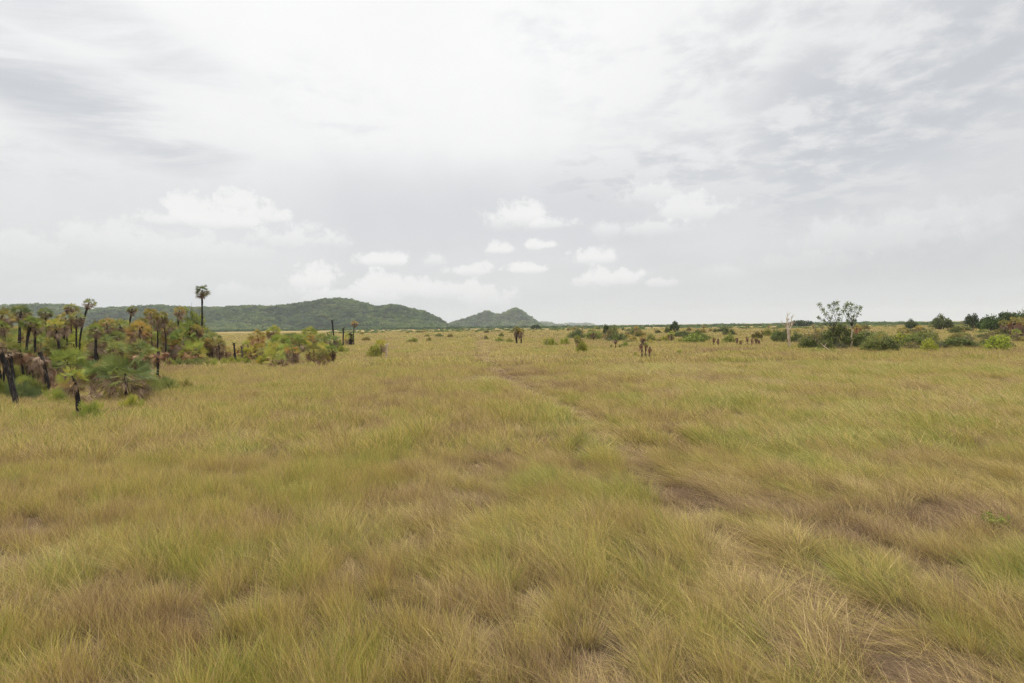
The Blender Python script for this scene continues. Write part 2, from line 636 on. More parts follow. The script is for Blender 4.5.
def palm(name, label, base, h, rad, lean=(0, 0), crown=True, skirt=1.0, col=GREEN, tr=0.075, trunk='charred_trunk', group=None, sparse=False,
         tilt=0.0, skirt_col=(1, 1, 1), cat='palm'):
    """h: height of the leaf base. lean: sideways travel of the top in metres"""
    root = thing(name, label, cat, base, 0.0, group)
    mb = MB()
    n = max(5, int(h / 0.3))
    pts, rads = [], []
    bx, by = random.uniform(-0.06, 0.06) * h, random.uniform(-0.06, 0.06) * h
    for i in range(n + 1):
        f = i / n
        s = f ** 1.35
        wob = math.sin(f * math.pi)
        pts.append(Vector((lean[0] * s + bx * wob, lean[1] * s + by * wob, -0.12 + (h + 0.12) * f)))
        rr = tr * 0.72 * (1.12 - 0.3 * f) * random.uniform(0.9, 1.1)
        if skirt and f > 0.8:
            rr *= 1.35                     # old leaf bases under the crown
        rads.append(rr)
    if crown:
        rads[-1] *= 0.45
    mb.tube(pts, rads, 8, rough=0.14)
    t = obj('trunk', mb.mesh('trunk', trunk), root)
    top = pts[-1]
    if crown:
        me = random.choice(CROWNS_SPARSE if sparse else CROWNS)
        c = obj('crown', me, root, top - Vector((0, 0, 0.10)))
        c.scale = (rad * random.uniform(0.92, 1.08), rad * random.uniform(0.92, 1.08), rad * random.uniform(0.85, 1.0))
        c.rotation_euler = (tilt + random.uniform(-0.15, 0.15), random.uniform(-0.15, 0.15), random.uniform(0, 6.28))
        c.color = (*col, 1)
    if skirt:
        s = obj('dead_skirt', random.choice(SKIRTS), root, top)
        k = rad * 1.05
        s.scale = (k, k, k * skirt)
        s.rotation_euler = (random.uniform(-0.12, 0.12), random.uniform(-0.12, 0.12), random.uniform(0, 6.28))
        s.color = (*skirt_col, 1)
    return root


def palm_px(label, px, by, ty, rpx, tpx=None, depth=None, name='fan_palm', **kw):
    """stands on row by in column px, crown reaches row ty, crown half width rpx (pixels); trunk top in column tpx"""
    if depth is not None:
        base = far_at(px, depth)
        d = pix_dir(px, ty)
        htop = CAMH + depth * d.z / math.hypot(d.x, d.y)
    else:
        base = ground_at(px, by)
        htop = height_at(px, by, ty)
    k = base.y / FPX
    rad = max(0.25, rpx * k)
    crown = kw.get('crown', True)
    h = htop - (rad * 0.85 if crown else (0.1 if kw.get('skirt', 1.0) else 0))
    h = max(h, 0.15)
    if tpx is not None and 'lean' not in kw:
        kw['lean'] = ((tpx - px) * k, random.uniform(-0.2, 0.2))
    return palm(name, label, base, h, rad, **kw)


def low_palm(label, px, by, wpx, hpx, col=LIME, dead=0.0, group=None, name='young_palm'):
    """trunkless leaves rising from the ground"""
    base = ground_at(px, by)
    k = base.y / FPX
    sx_, sz_ = wpx * k / 2 / 0.85, (hpx * k + GRASS_TOP) / 0.92
    if dead:
        root = thing(name, label, 'palm', base, random.uniform(0, 6.28), group)
        o = obj('fan_leaves', random.choice(CLUMPS), root)
        o.scale = (sx_, sx_, sz_)
        o.color = (*col, 1)
        q = obj('dead_leaves', random.choice(HEAPS_M), root)
        q.scale = (sx_ * 1.15, sx_ * 1.15, sz_ * dead)
        return root
    o = obj(name, random.choice(CLUMPS), None, base)
    o.rotation_euler = (0, 0, random.uniform(0, 6.28))
    o.scale = (sx_, sx_, sz_)
    o.color = (*col, 1)
    return tag(o, label, 'palm', group)


def dead_heap(label, px, by, wpx, hpx, col=(1, 1, 1), group=None):
    base = ground_at(px, by)
    k = base.y / FPX
    o = obj('dead_leaf_heap', random.choice(HEAPS_M), None, base)
    o.rotation_euler = (0, 0, random.uniform(0, 6.28))
    s = wpx * k / 2 / 0.8
    o.scale = (s, s, (hpx * k + GRASS_TOP * 0.7) / 0.8)
    o.color = (*col, 1)
    return tag(o, label, 'dead leaves', group)


# ------------------------------------------------------------------ leafy shrubs and trees
def foliage_mesh(seed, name, mat, clumps=12, leaves=1100, leaf=0.085, shape=(1, 1, 0.9), base_z=0.1, crown_r=0.36, flat=0.8):
    random.seed(seed)
    mb = MB()
    cs = []
    for i in range(clumps):
        th = i * 2.39996 + random.uniform(-0.5, 0.5)
        rr = math.sqrt((i + 0.5) / clumps)
        z = base_z + (1 - rr * rr * 0.75) * random.uniform(0.35, 0.75)
        cs.append((Vector((math.cos(th) * rr * 0.72, math.sin(th) * rr * 0.72, z)), crown_r * random.uniform(0.6, 1.15), random.uniform(-0.25, 0.25)))
    for k in range(leaves):
        c, r, dr = random.choice(cs)
        v = Vector((random.gauss(0, 1), random.gauss(0, 1), random.gauss(0, 1)))
        v = v.normalized() * (random.random() ** 0.45) * r
        p = c + Vector((v.x, v.y, v.z * flat))
        if p.z < 0.01:
            p.z = random.uniform(0.01, 0.1)
        p = Vector((p.x * shape[0], p.y * shape[1], p.z * shape[2]))
        q = Euler((random.uniform(-0.9, 0.9), random.uniform(-0.9, 0.9), random.uniform(0, 6.28))).to_quaternion()
        L = leaf * random.uniform(0.7, 1.4)
        w = L * random.uniform(0.32, 0.5)
        mb.add([p + q @ Vector((-L, 0, 0)), p + q @ Vector((0, -w, 0.15 * L)), p + q @ Vector((L, 0, 0)), p + q @ Vector((0, w, 0.15 * L))],
               [(0, 1, 2, 3)], min(1, max(0, 0.5 + dr + random.uniform(-0.3, 0.3))))
    return mb.mesh(name, mat), cs


def stems_mesh(seed, cs, name, mat, r=0.022, shape=(1, 1, 0.9)):
    random.seed(seed)
    mb = MB()
    for c, rr, _ in cs:
        c = Vector((c.x * shape[0], c.y * shape[1], c.z * shape[2]))
        a = Vector((c.x * 0.12, c.y * 0.12, -0.05))
        mid = a.lerp(c, 0.5) + Vector((random.uniform(-0.08, 0.08), random.uniform(-0.08, 0.08), 0.06))
        mb.tube([a, mid, c], [r, r * 0.75, r * 0.4], 5)
        for k in range(3):
            e = c + Vector((random.gauss(0, 1), random.gauss(0, 1), abs(random.gauss(0, 1)))).normalized() * rr * random.uniform(0.7, 1.15)
            mb.tube([mid.lerp(c, 0.6), e], [r * 0.45, r * 0.2], 4)
    return mb.mesh(name, mat)


SHRUBS = []
for i in range(6):
    fm, cs = foliage_mesh(400 + i, 'foliage', 'shrub_leaf', clumps=15 + 2 * i, leaves=1250, leaf=0.062, crown_r=0.33)
    SHRUBS.append((fm, stems_mesh(450 + i, cs, 'stems', 'grey_twig')))
THIN_SHRUBS = []
for i in range(3):
    fm, cs = foliage_mesh(480 + i, 'foliage', 'shrub_leaf', clumps=22, leaves=650, leaf=0.045, crown_r=0.34)
    THIN_SHRUBS.append((fm, stems_mesh(490 + i, cs, 'stems', 'grey_twig', r=0.03)))
TREES = []
for i in range(5):
    fm, cs = foliage_mesh(500 + i, 'crown', 'forest_leaf', clumps=13 + 2 * i, leaves=1500, leaf=0.075, crown_r=0.34, base_z=0.12)
    TREES.append((fm, stems_mesh(550 + i, cs, 'trunk', 'dark_bark', r=0.022)))


def leafy(label, px, by, wpx, hpx, col=(1, 1, 1), kinds=SHRUBS, name='shrub', parts=('foliage', 'stems'), cat='shrub', group=None, depth=None, yw=None):
    base = ground_at(px, by) if depth is None else far_at(px, depth)
    k = base.y / FPX
    fm, sm = random.choice(kinds)
    root = thing(name, label, cat, base, random.uniform(0, 6.28), group)
    bx = [v.co.x for v in fm.vertices]
    bz = sorted(v.co.z for v in fm.vertices)
    s = wpx * k / (max(bx) - min(bx)) * 1.05
    sz = (hpx * k + GRASS_TOP * 0.8) / bz[int(len(bz) * 0.995)]
    for me, nm in ((fm, parts[0]), (sm, parts[1])):
        o = obj(nm, me, root)
        o.scale = (s, s, sz)
        if nm == parts[0]:
            o.color = (*col, 1)
    return root


def bare_post(label, px, by, ty, wpx=2.0, tpx=None, mat='charred_trunk', name='charred_palm_trunk', group=None, stub=True):
    base = ground_at(px, by)
    k = base.y / FPX
    h = height_at(px, by, ty)
    mb = MB()
    lean = ((tpx - px) * k if tpx is not None else random.uniform(-0.08, 0.08) * h)
    n = 7
    pts = [Vector((lean * (i / n) ** 1.2 + random.uniform(-0.02, 0.02), random.uniform(-0.02, 0.02), -0.1 + (h + 0.1) * i / n)) for i in range(n + 1)]
    r = max(0.05, wpx * k / 2)
    mb.tube(pts, [r * (1.1 - 0.25 * i / n) * random.uniform(0.9, 1.12) for i in range(n + 1)], 8, rough=0.12)
    if stub:   # splayed old leaf bases at the broken top
        for j in range(7):
            th = random.uniform(0, 6.28)
            a = pts[-1] - Vector((0, 0, random.uniform(0, 0.25)))
            mb.tube([a, a + Vector((math.cos(th) * r * 2.2, math.sin(th) * r * 2.2, random.uniform(-0.1, 0.25)))], [r * 0.35, r * 0.15], 4)
    o = obj(name, mb.mesh('trunk', mat), None, base)
    return tag(o, label, 'palm trunk', group)


# ================================================================== the plants of the photograph
random.seed(5)
LT = 'palms of the left thicket'

# --- foreground row of the left thicket
palm_px('nearest fan palm, short black trunk, yellowish crown over shaggy brown dead leaves', 77, 410, 362, 16, tpx=73, col=LIME, skirt=0.9, tr=0.12)
palm_px('tall slanting black trunked palm at the thicket edge with a ragged brownish top', 17, 401, 330, 12, tpx=2, crown=True, sparse=True, col=BROWNG, skirt=0.8, tr=0.13)
palm_px('thinner black trunk leaning behind the slanting edge palm', 15, 394, 350, 10, tpx=8, crown=False, skirt=0.4, tr=0.10)
palm_px('black palm trunk with big brown skirt, one of a close pair', 47, 391, 350, 14, tpx=42, crown=False, skirt=1.1, tr=0.12)
palm_px('slimmer black trunk right behind its thicker twin, dead leaves hanging low', 51, 388, 360, 12, tpx=47, crown=False, skirt=1.6, tr=0.09)
palm_px('leftmost of three slim trunks under one pinkish brown leaf mass', 27, 382, 349, 13, tpx=24, crown=False, skirt=0.8, tr=0.08, skirt_col=(1.25, 1.05, 0.95))
palm_px('middle of three slim trunks under one pinkish brown leaf mass', 31, 381, 351, 11, tpx=29, crown=False, skirt=0.8, tr=0.07, skirt_col=(1.2, 1.0, 0.95))
palm_px('rightmost and darkest of three trunks under one pinkish brown leaf mass', 36, 381, 346, 13, tpx=33, crown=True, skirt=1.0, tr=0.10, col=DEEP)
palm_px('broad dark green fan palm drooping to the grass over a wide brown skirt', 126, 394, 347, 31, col=DEEP, skirt=1.0, tr=0.10)
palm_px('green fan palm standing just left behind the broad drooping palm', 106, 386, 350, 22, col=(0.85, 0.95, 0.85), skirt=1.0, tr=0.12)
palm_px('black trunk with pink brown dead leaves at the thicket corner', 157, 377, 350, 11, tpx=158, crown=False, skirt=0.7, tr=0.11, skirt_col=(1.4, 1.1, 1.0))
palm_px('black trunk left of the pink leaved corner trunk, brown top', 142, 376, 352, 10, tpx=142, crown=False, skirt=0.5, tr=0.11, skirt_col=(1.3, 1.05, 0.95))
palm_px('pale brown dead trunk standing among green fans', 94, 370, 350, 8, crown=False, skirt=0.5, tr=0.12, trunk='brown_trunk')
palm_px('yellow green palm crown behind the nearest palm', 68, 384, 345, 20, col=LIME, skirt=0.9, tr=0.11)
palm_px('fresh green crown right of the pale brown dead trunk', 112, 372, 341, 18, col=GREEN, skirt=0.8)
palm_px('bluish green crown at the frame edge above the slanting trunk', 3, 384, 332, 18, col=DEEP, skirt=0.7)
low_palm('bright green young palm in the grass right of the nearest palm', 92, 412, 27, 15, LIME)
low_palm('small bright young palm in front of the broad drooping palm', 131, 404, 24, 13, YELLOW)
low_palm('green ground fan below the slanting edge trunk', 23, 396, 34, 22, GREEN)
low_palm('green ground fan between the close trunk pair and the nearest palm', 57, 398, 30, 14, LIME)
low_palm('green ground fan beside the corner trunks', 163, 388, 34, 17, GREEN)
low_palm('green ground fan at the frame edge', 3, 394, 26, 22, DEEP)
low_palm('dark green ground fan under the three slim trunks', 36, 392, 26, 18, DEEP, dead=0.5)
dead_heap('brown heap of fallen leaves at the foot of the nearest palm', 90, 398, 28, 18)
dead_heap('low dry leaf scraps in front of the small bright young palm', 119, 408, 28, 6, (0.8, 0.75, 0.7))
dead_heap('brown leaf heap hanging beside the close trunk pair', 58, 388, 16, 20, (1.1, 0.95, 0.9))
dead_heap('dead leaf ball on the grass past the corner trunks', 169, 365, 6, 9, (0.7, 0.6, 0.6))
dead_heap('small dead leaf ball at the foot of the corner trunk', 161, 378, 9, 7, (0.9, 0.75, 0.7))
low_palm('small yellowing palm alone in the grass right of the thicket', 186, 386, 17, 9, ORANGE)

# --- emergent palms above the thicket
palm_px('skirted palm half cut by the frame edge, brown under a green top', 2, 0, 304, 13, depth=42, tpx=3, col=BROWNG, skirt=1.0, tr=0.10)
palm_px('wide crowned palm rising near the frame edge with brown skirt', 19, 0, 301, 11.5, depth=46, tpx=20, skirt=0.8, tr=0.12)
palm_px('round green palm on a thin trunk between two wider emergent palms', 46, 0, 305, 8, depth=52, skirt=0.7)
palm_px('palm with drooping brown skirt, lower left of an emergent trio', 66, 0, 309, 10, depth=48, skirt=1.0, col=BROWNG)
palm_px('top palm of the emergent trio, pale green tuft', 72, 0, 300, 8, depth=54, skirt=0.8)
palm_px('lower right palm of the emergent trio, green over brown skirt', 77, 0, 308, 9, depth=46, skirt=1.1)
palm_px('slender leaning palm with small tufted head above its neighbours', 81, 0, 296, 7.5, depth=50, tpx=88, skirt=0.7, tr=0.085, sparse=True)
palm_px('dark skirted palm below and right of the slender leaning palm', 107, 0, 315, 9, depth=46, skirt=1.0, col=(1.1, 1.0, 0.8))
palm_px('small round headed palm against the hill, alone above the thicket', 133, 0, 303, 6, depth=62, skirt=1.0, tr=0.09)
palm_px('brownish palm, first of three in a row against the hill', 151, 0, 306, 8, depth=60, col=BROWNG, skirt=1.2)
palm_px('brownish palm, middle of three in a row against the hill', 162, 0, 309, 8, depth=58, col=BROWNG, skirt=1.2)
palm_px('thin brownish palm, last of three in a row against the hill', 180, 0, 304, 7, depth=62, col=BROWNG, skirt=1.1, tr=0.09)
palm_px('very tall lone palm with round head on a thin straight trunk', 202, 0, 283, 8, depth=66, tpx=203, col=(0.62, 0.66, 0.55), skirt=0.9, tr=0.13, skirt_col=(0.75, 0.7, 0.65))
palm_px('big skirted palm standing below the lone small round headed palm', 140, 0, 316, 14, depth=44, col=BROWNG, skirt=1.2, tr=0.1)
palm_px('dark green low palm right of the leaning palm foot', 96, 0, 327, 13, depth=40, skirt=0.9)

for i, px in enumerate((8, 29, 38, 56, 63, 92, 99, 116, 122, 143, 157, 170, 188, 196)):
    palm_px('mid height skirted palm whose trunk shows among the left thicket crowns', px, 0, random.uniform(309, 322), random.uniform(7, 10),
            depth=random.uniform(38, 56) if px < 130 else random.uniform(54, 62), tpx=px + random.uniform(-4, 4), col=random.choice([GREEN, LIME, BROWNG, (1.1, 1.1, 0.8)]),
            skirt=random.choice([0.8, 1.0, 1.3]), tr=0.09, group='mid height palms among the left thicket crowns')
# --- the filling of the thicket: crowns between the rows
fill = []
for i in range(88):
    px = random.uniform(-14, 158)
    by = random.uniform(346, 376)
    base = ground_at(px, by)
    env = 322 + max(0, px - 90) * 0.07 + 4 * math.sin(px * 0.09) + max(0, (by - 352)) * 0.62
    ty = env + random.uniform(-5, 7)
    fill.append((by, px, ty))
for by, px, ty in sorted(fill):
    col = random.choice([GREEN, GREEN, LIME, LIME, YELLOW, DEEP, BROWNG, (1.15, 1.15, 0.75)])
    palm_px('leafy fan palm crowded into the middle of the left thicket', px, by, ty, random.uniform(10, 16), col=col,
            skirt=random.choice([1.0, 1.2, 1.4, 1.6]), group=LT, tr=0.08, skirt_col=random.choice([(1, 1, 1), (1.3, 1.15, 1.0), (0.85, 0.78, 0.72)]))
for i in range(26):
    px = random.uniform(-10, 150)
    by = random.uniform(362, 386)
    low_palm('low trunkless palm filling the ground under the left thicket', px, by, random.uniform(18, 30), random.uniform(12, 22),
             random.choice([GREEN, LIME, DEEP, (1.2, 1.2, 0.7)]), dead=random.choice([0, 0.5, 0.7]), group='trunkless palms under the left thicket')
# thicket's far right lobe
LR = 'palms of the thicket lobe below the tall lone palm'
palm_px('rounded green palm in front of the tall lone palm', 184, 361, 323, 15, col=(1.0, 1.1, 0.8), skirt=1.3)
palm_px('green palm with orange brown skirt at the lobe front', 192, 362, 337, 15, col=LIME, skirt=1.2, skirt_col=(1.3, 1.0, 0.8))
palm_px('green palm at the right edge of the lobe', 213, 358, 328, 11, col=GREEN, skirt=1.3)
palm_px('brown stemmed palm closing the lobe on its open side', 219, 360, 336, 8, col=BROWNG, skirt=1.6)
palm_px('brown skirted palm on the near corner of the lobe', 172, 360, 327, 12, col=BROWNG, skirt=1.4)
leafy('light green leafy bush behind the lobe, at the foot of the tall lone palm', 192, 352, 36, 44, (1.5, 1.55, 1.1))
leafy('green leafy bush behind the row of three brownish palms', 168, 350, 30, 34, (1.2, 1.3, 1.0))
for i in range(16):
    px = random.uniform(166, 220)
    by = random.uniform(350, 362)
    ty = 327 + abs(px - 190) * 0.2 + (by - 350) * 0.9 + random.uniform(-3, 5)
    palm_px('skirted fan palm packed into the lobe below the tall lone palm', px, by, ty, random.uniform(8, 12),
            col=random.choice([GREEN, LIME, YELLOW, BROWNG, GREEN]), skirt=random.choice([1.0, 1.3, 1.6]), group=LR, tr=0.08)
for i in range(6):
    low_palm('low trunkless palm along the front of the lobe', 172 + i * 9 + random.uniform(-3, 3), 363 + random.uniform(-1, 2), 16, 8,
             random.choice([LIME, YELLOW, GREEN]), group='trunkless palms along the lobe front')

# --- middle palm island
for px_, by_, ty_, rr_ in ((226, 359, 344, 7), (231, 357, 347, 6), (241, 356, 344, 6), (246, 359, 347, 7), (248, 354, 338, 7)):
    palm_px('low brown and green palm bridging the gap between lobe and island', px_, by_, ty_, rr_, col=random.choice([LIME, BROWNG, YELLOW]), skirt=1.5,
            tr=0.08, group='palms between lobe and island')
for px_, by_ in ((224, 362), (230, 361), (239, 361), (246, 362)):
    low_palm('low trunkless palm in the gap between lobe and island', px_, by_, 12, 6, random.choice([LIME, YELLOW]), group='trunkless palms between lobe and island')
bare_post('black stump, taller of two between the thicket and the palm island', 236, 360, 343, 1.9)
bare_post('shorter dark stump of two between the thicket and the palm island', 243, 360, 346, 1.7, mat='brown_trunk')
MI = 'palms of the middle island'
palm_px('orange headed palm with black stem at the island end nearest the thicket', 258, 356, 327, 10, col=ORANGE, skirt=1.2, skirt_col=(1.3, 1.0, 0.8))
palm_px('small green tufted palm rising highest on the island', 274, 350, 323, 9, col=LIME, skirt=0.9)
palm_px('big rounded green palm on the island middle', 279, 354, 330, 14, col=(1.15, 1.2, 0.75), skirt=1.1)
palm_px('yellow green palm over a dark brown skirt on the island end', 251, 359, 341, 13, col=YELLOW, skirt=1.4)
palm_px('yellow green palm at the island front', 273, 363, 345, 15, col=YELLOW, skirt=1.0)
palm_px('yellow crowned palm with brown skirt at the island back', 311, 350, 324, 10, col=YELLOW, skirt=1.3)
palm_px('green palm left behind the yellow crowned back palm', 299, 352, 331, 12, col=LIME, skirt=1.2)
palm_px('grey green palm at the far end of the island', 330, 352, 330, 12, col=(1.1, 1.15, 1.0), skirt=1.1)
palm_px('brown palm with few green leaves, middle of the island front', 293, 361, 342, 10, col=ORANGE, skirt=1.6, sparse=True)
palm_px('dark brown shaggy palm right on the island front', 314, 361, 340, 11, col=BROWNG, skirt=1.6, skirt_col=(0.75, 0.6, 0.6))
palm_px('brown drooping palm on the right corner of the island', 323, 363, 346, 10, col=BROWNG, skirt=1.4, skirt_col=(0.85, 0.7, 0.7))
dead_heap('flat brown leaf heap lying before the island', 280, 366, 20, 8, (0.7, 0.58, 0.58))
low_palm('small yellow ground palm trailing off the island end', 341, 352, 18, 8, YELLOW)
low_palm('yellow green ground palm at the island front corner', 262, 363, 16, 10, YELLOW)
for i in range(26):
    px = random.uniform(254, 332)
    by = random.uniform(350, 361)
    ty = 331 + (by - 350) * 1.2 + random.uniform(-2, 5)
    palm_px('low skirted palm packed into the middle island', px, by, ty, random.uniform(7, 11),
            col=random.choice([LIME, YELLOW, LIME, BROWNG, GREEN]), skirt=random.choice([1.0, 1.4, 1.6]), group=MI, tr=0.08,
            skirt_col=random.choice([(1, 1, 1), (0.8, 0.68, 0.66)]))
bare_post('tall bare black pole behind the island', 335, 349, 320, 1.6)
bare_post('short bare dark pole right of the tall black pole', 343, 346, 328, 1.4)
palm_px('thin palm with a small orange head past the island', 354, 345, 319, 4.5, tpx=355, col=ORANGE, skirt=0.7, tr=0.10, sparse=True)
palm_px('yellow green low palm at the foot of the orange headed thin palm', 349, 345, 331, 7, col=YELLOW, skirt=1.2)
bare_post('fat black stub beside the orange headed thin palm', 351, 345, 334, 3.0, stub=True)
low_palm('green ground palm between the bare poles', 339, 346, 12, 8, LIME)

# --- the open plain, left to right
leafy('yellow green bush leaning on the small two stemmed palm group', 375, 356, 15, 12, (1.7, 1.6, 0.9))
palm_px('small palm with black stem and loose green head in the open plain', 381, 355, 338, 8, col=LIME, skirt=0.8, tr=0.12)
bare_post('pale bleached stem beside the small open plain palm', 386, 357, 344, 2.2, mat='bleached_wood', name='bleached_palm_trunk')
low_palm('low green clump, wider of two on the plain before the hill end', 412, 342, 17, 5, (0.9, 0.95, 0.7), dead=0.6)
low_palm('low brown green clump, narrower of two on the plain before the hill end', 429, 341, 7, 5, BROWNG, dead=0.7)
low_palm('tiny yellow green clump nearest on the open plain', 431, 350, 6, 3, YELLOW)
low_palm('dark small clump, first before the skirted plain palm', 486, 339, 5, 5, BROWNG, dead=0.7)
low_palm('spread green clump, second before the skirted plain palm', 500, 341, 11, 5, (0.9, 1.0, 0.8), dead=0.4)
low_palm('green clump touching the skirted plain palm', 510, 342, 10, 6, GREEN)
palm_px('skirted plain palm, orange tinted head on a fat shaggy brown stem', 517, 343, 325, 4.6, col=ORANGE, skirt=1.6, tr=0.2)
palm_px('thinner twin stem at the right of the skirted plain palm', 521, 343, 327, 4.5, col=BROWNG, skirt=1.6, tr=0.15)
low_palm('yellow green palm bush, first on the plain past the hills', 551, 345, 14, 9, YELLOW)
low_palm('loose green palm bush beside the yellow green palm bush', 564, 344, 13, 9, LIME, dead=0.4)
palm_px('small brown headed palm over the yellow leafy bush', 578, 347, 335, 5, col=BROWNG, skirt=1.4, tr=0.14)
leafy('yellow leafy bush standing below the small brown headed palm', 582, 352, 14, 12, (1.9, 1.75, 0.85))
leafy('wide dark green bush, leftmost of the mid plain bush row', 576, 338, 20, 9, (0.8, 0.9, 0.9))
leafy('green bush in the middle of the mid plain bush row', 595, 339, 20, 10, (1.1, 1.2, 1.0))
leafy('brownish grey twiggy bush in the mid plain bush row', 609, 340, 17, 11, (1.5, 1.15, 1.0), kinds=THIN_SHRUBS)
leafy('upright green tree bush at the end of the mid plain bush row', 613, 338, 13, 13, (0.8, 0.9, 0.8))
leafy('narrow tree top standing behind the mid plain bush row', 606, 335, 6, 11, (0.75, 0.85, 0.8), kinds=TREES, name='small_tree', parts=('crown', 'trunk'), cat='tree')
palm_px('thin dark pole palm with two small hanging tufts', 615, 348, 335, 4.5, col=DEEP, skirt=0.8, tr=0.12, sparse=True)
low_palm('dark small tuft left of the thin pole palm', 611, 347, 4, 3.5, DEEP)
low_palm('dark small tuft right of the thin pole palm', 620, 347, 4, 3.5, DEEP)
for px, ty, lb in ((641, 343, 'left reddish stub of the stub group'), (646, 341, 'middle reddish stub of the stub group, green tuft on it'), (650, 346, 'right reddish stub of the stub group')):
    palm_px(lb, px, 356, ty, 2.3, col=LIME, skirt=1.6, crown=(px == 646), tr=0.12, trunk='brown_trunk', skirt_col=(1.1, 0.8, 0.72))
low_palm('low leaf tuft left of the reddish stub group', 635, 355, 6, 4, YELLOW, dead=0.6)
palm_px('small brown palm head behind the reddish stub group', 643, 345, 334, 4, col=BROWNG, skirt=1.3, tr=0.12)
leafy('grey green bush behind the reddish stub group', 651, 341, 10, 8, (1.2, 1.2, 1.0))
low_palm('yellow palm clump right of the grey green bush', 664, 341, 10, 7, YELLOW, dead=0.4)
palm_px('small green palm below the round headed distant tree', 671, 341, 330, 4.5, col=LIME, skirt=1.4, tr=0.12)
leafy('round headed dark tree out on the middle plain', 675, 332, 11, 11, (0.85, 0.95, 0.85), kinds=TREES, name='small_tree', parts=('crown', 'trunk'), cat='tree')
low_palm('flat yellow green clump low in the grass before the bush line', 679, 352, 9, 3, YELLOW)
leafy('bright green spreading bush at the start of the bush line', 694, 342, 22, 9, (1.3, 1.5, 1.0))
leafy('darker green bush, second in the bush line', 701, 341, 14, 9, (0.95, 1.1, 0.9))
for i, (px, ty) in enumerate(((714, 336), (718, 338), (737, 337), (741, 339), (747, 336), (752, 338), (756, 336), (759, 339))):
    palm_px('short brown shaggy palm stub in the row before the bush line', px, 344.5 + random.uniform(-0.6, 0.6), ty, 2.1, col=BROWNG, crown=(i % 3 == 0), skirt=1.9,
            tr=0.10, trunk='brown_trunk', group='brown palm stubs in a row', skirt_col=(0.95, 0.75, 0.7))
leafy('light green bush left of the brown stub row', 729, 342, 15, 10, (1.35, 1.45, 1.0))
bare_post('thin upright pole at the end of the brown stub row', 762, 342, 331, 0.9)
leafy('dark green bush just left of the dead tree', 781, 342, 20, 12, (0.7, 0.85, 0.85))
leafy('green topped bush poking over the dark bush left of the dead tree', 776, 339, 10, 10, (1.2, 1.3, 0.9))
leafy('dark bush just right of the dead tree', 797, 342, 16, 10, (0.75, 0.85, 0.8))
leafy('grey brown twiggy bush under the sparse tree', 818, 346, 34, 19, (1.35, 1.1, 1.0), kinds=THIN_SHRUBS)
leafy('second twiggy bush, denser, left of the fallen pale branch', 808, 348, 18, 12, (0.95, 1.05, 0.85))
leafy('tall dense green bush at the foot of the sparse tree', 838, 347, 32, 24, (0.85, 0.95, 0.8))
leafy('dark green low bush at the front of the sparse tree', 826, 349, 16, 10, (0.75, 0.85, 0.75))
leafy('green bush right of the sparse tree trunk', 862, 347, 26, 17, (1.05, 1.15, 0.9))
palm_px('small orange brown palm above the bushes beside the sparse tree', 857, 338, 323, 5, col=ORANGE, skirt=1.2, tr=0.12, skirt_col=(1.3, 0.85, 0.7))
leafy('dull green bush, wide, at the front of the bush belt', 876, 350, 30, 14, (1.1, 1.15, 1.0))
leafy('dark based bush in the front of the bush belt', 888, 350, 22, 13, (0.85, 0.95, 0.8))
leafy('yellow green bush under the orange palm of the bush belt', 900, 346, 26, 14, (1.5, 1.5, 0.85))
palm_px('small orange palm with a bent pole in the bush belt', 903, 338, 325, 6, col=ORANGE, skirt=0.9, tr=0.12)
leafy('green bush in the middle of the bush belt', 914, 347, 26, 13, (1.15, 1.25, 0.95))
leafy('very bright lime bush standing out in the bush belt', 930, 350, 16, 13, (2.0, 2.05, 0.95))
leafy('wide dull green bush after the bright lime bush', 957, 347, 36, 11, (1.0, 1.1, 0.85))
leafy('tall dull bush standing behind the bright lime bush', 925, 340, 22, 12, (1.05, 1.0, 0.85))
leafy('bright lime bush, the lone one near the shaggy palm', 999, 349, 24, 15, (1.75, 1.95, 0.85))
palm_px('shaggy grey brown palm at the right frame edge', 1015, 338, 315, 7, col=BROWNG, skirt=2.2, tr=0.22, skirt_col=(1.05, 0.9, 0.95))
palm_px('second shaggy palm behind the grey brown one at the frame edge', 1022, 337, 316, 7, col=BROWNG, skirt=2.0, tr=0.2, skirt_col=(0.9, 0.8, 0.85))
palm_px('low orange leaved palm before the dense trees', 1004, 335, 318, 5.5, col=ORANGE, skirt=1.5, tr=0.14)

TP = ('crown', 'trunk')
leafy('small dark round tree behind the orange bush belt palm', 911, 329, 13, 10, (0.8, 0.9, 0.8), kinds=TREES, name='tree', parts=TP, cat='tree')
leafy('open crowned tree standing out against the sky', 941, 329.5, 19, 15, (0.95, 1.0, 0.8), kinds=TREES, name='tree', parts=TP, cat='tree')
leafy('low dark tree touching the open crowned tree', 950, 329, 8, 9, (0.6, 0.7, 0.7), kinds=TREES, name='tree', parts=TP, cat='tree')
leafy('dark sparse flat topped tree between open crown and dense wood', 972, 329.5, 12, 16, (0.6, 0.68, 0.65), kinds=TREES, name='tree', parts=TP, cat='tree')
leafy('first and lowest tree of the dense wood at the frame edge', 985, 330, 16, 13, (0.9, 1.05, 0.8), kinds=TREES, name='tree', parts=TP, cat='tree')
leafy('bright green tree inside the dense wood', 993, 331, 22, 16, (1.1, 1.3, 0.9), kinds=TREES, name='tree', parts=TP, cat='tree')
leafy('taller dark tree of the dense wood behind the orange palm', 1007, 330, 26, 18, (0.8, 0.9, 0.75), kinds=TREES, name='tree', parts=TP, cat='tree')
leafy('last and tallest tree of the dense wood, cut by the frame', 1022, 330, 24, 19, (0.85, 0.95, 0.8), kinds=TREES, name='tree', parts=TP, cat='tree')
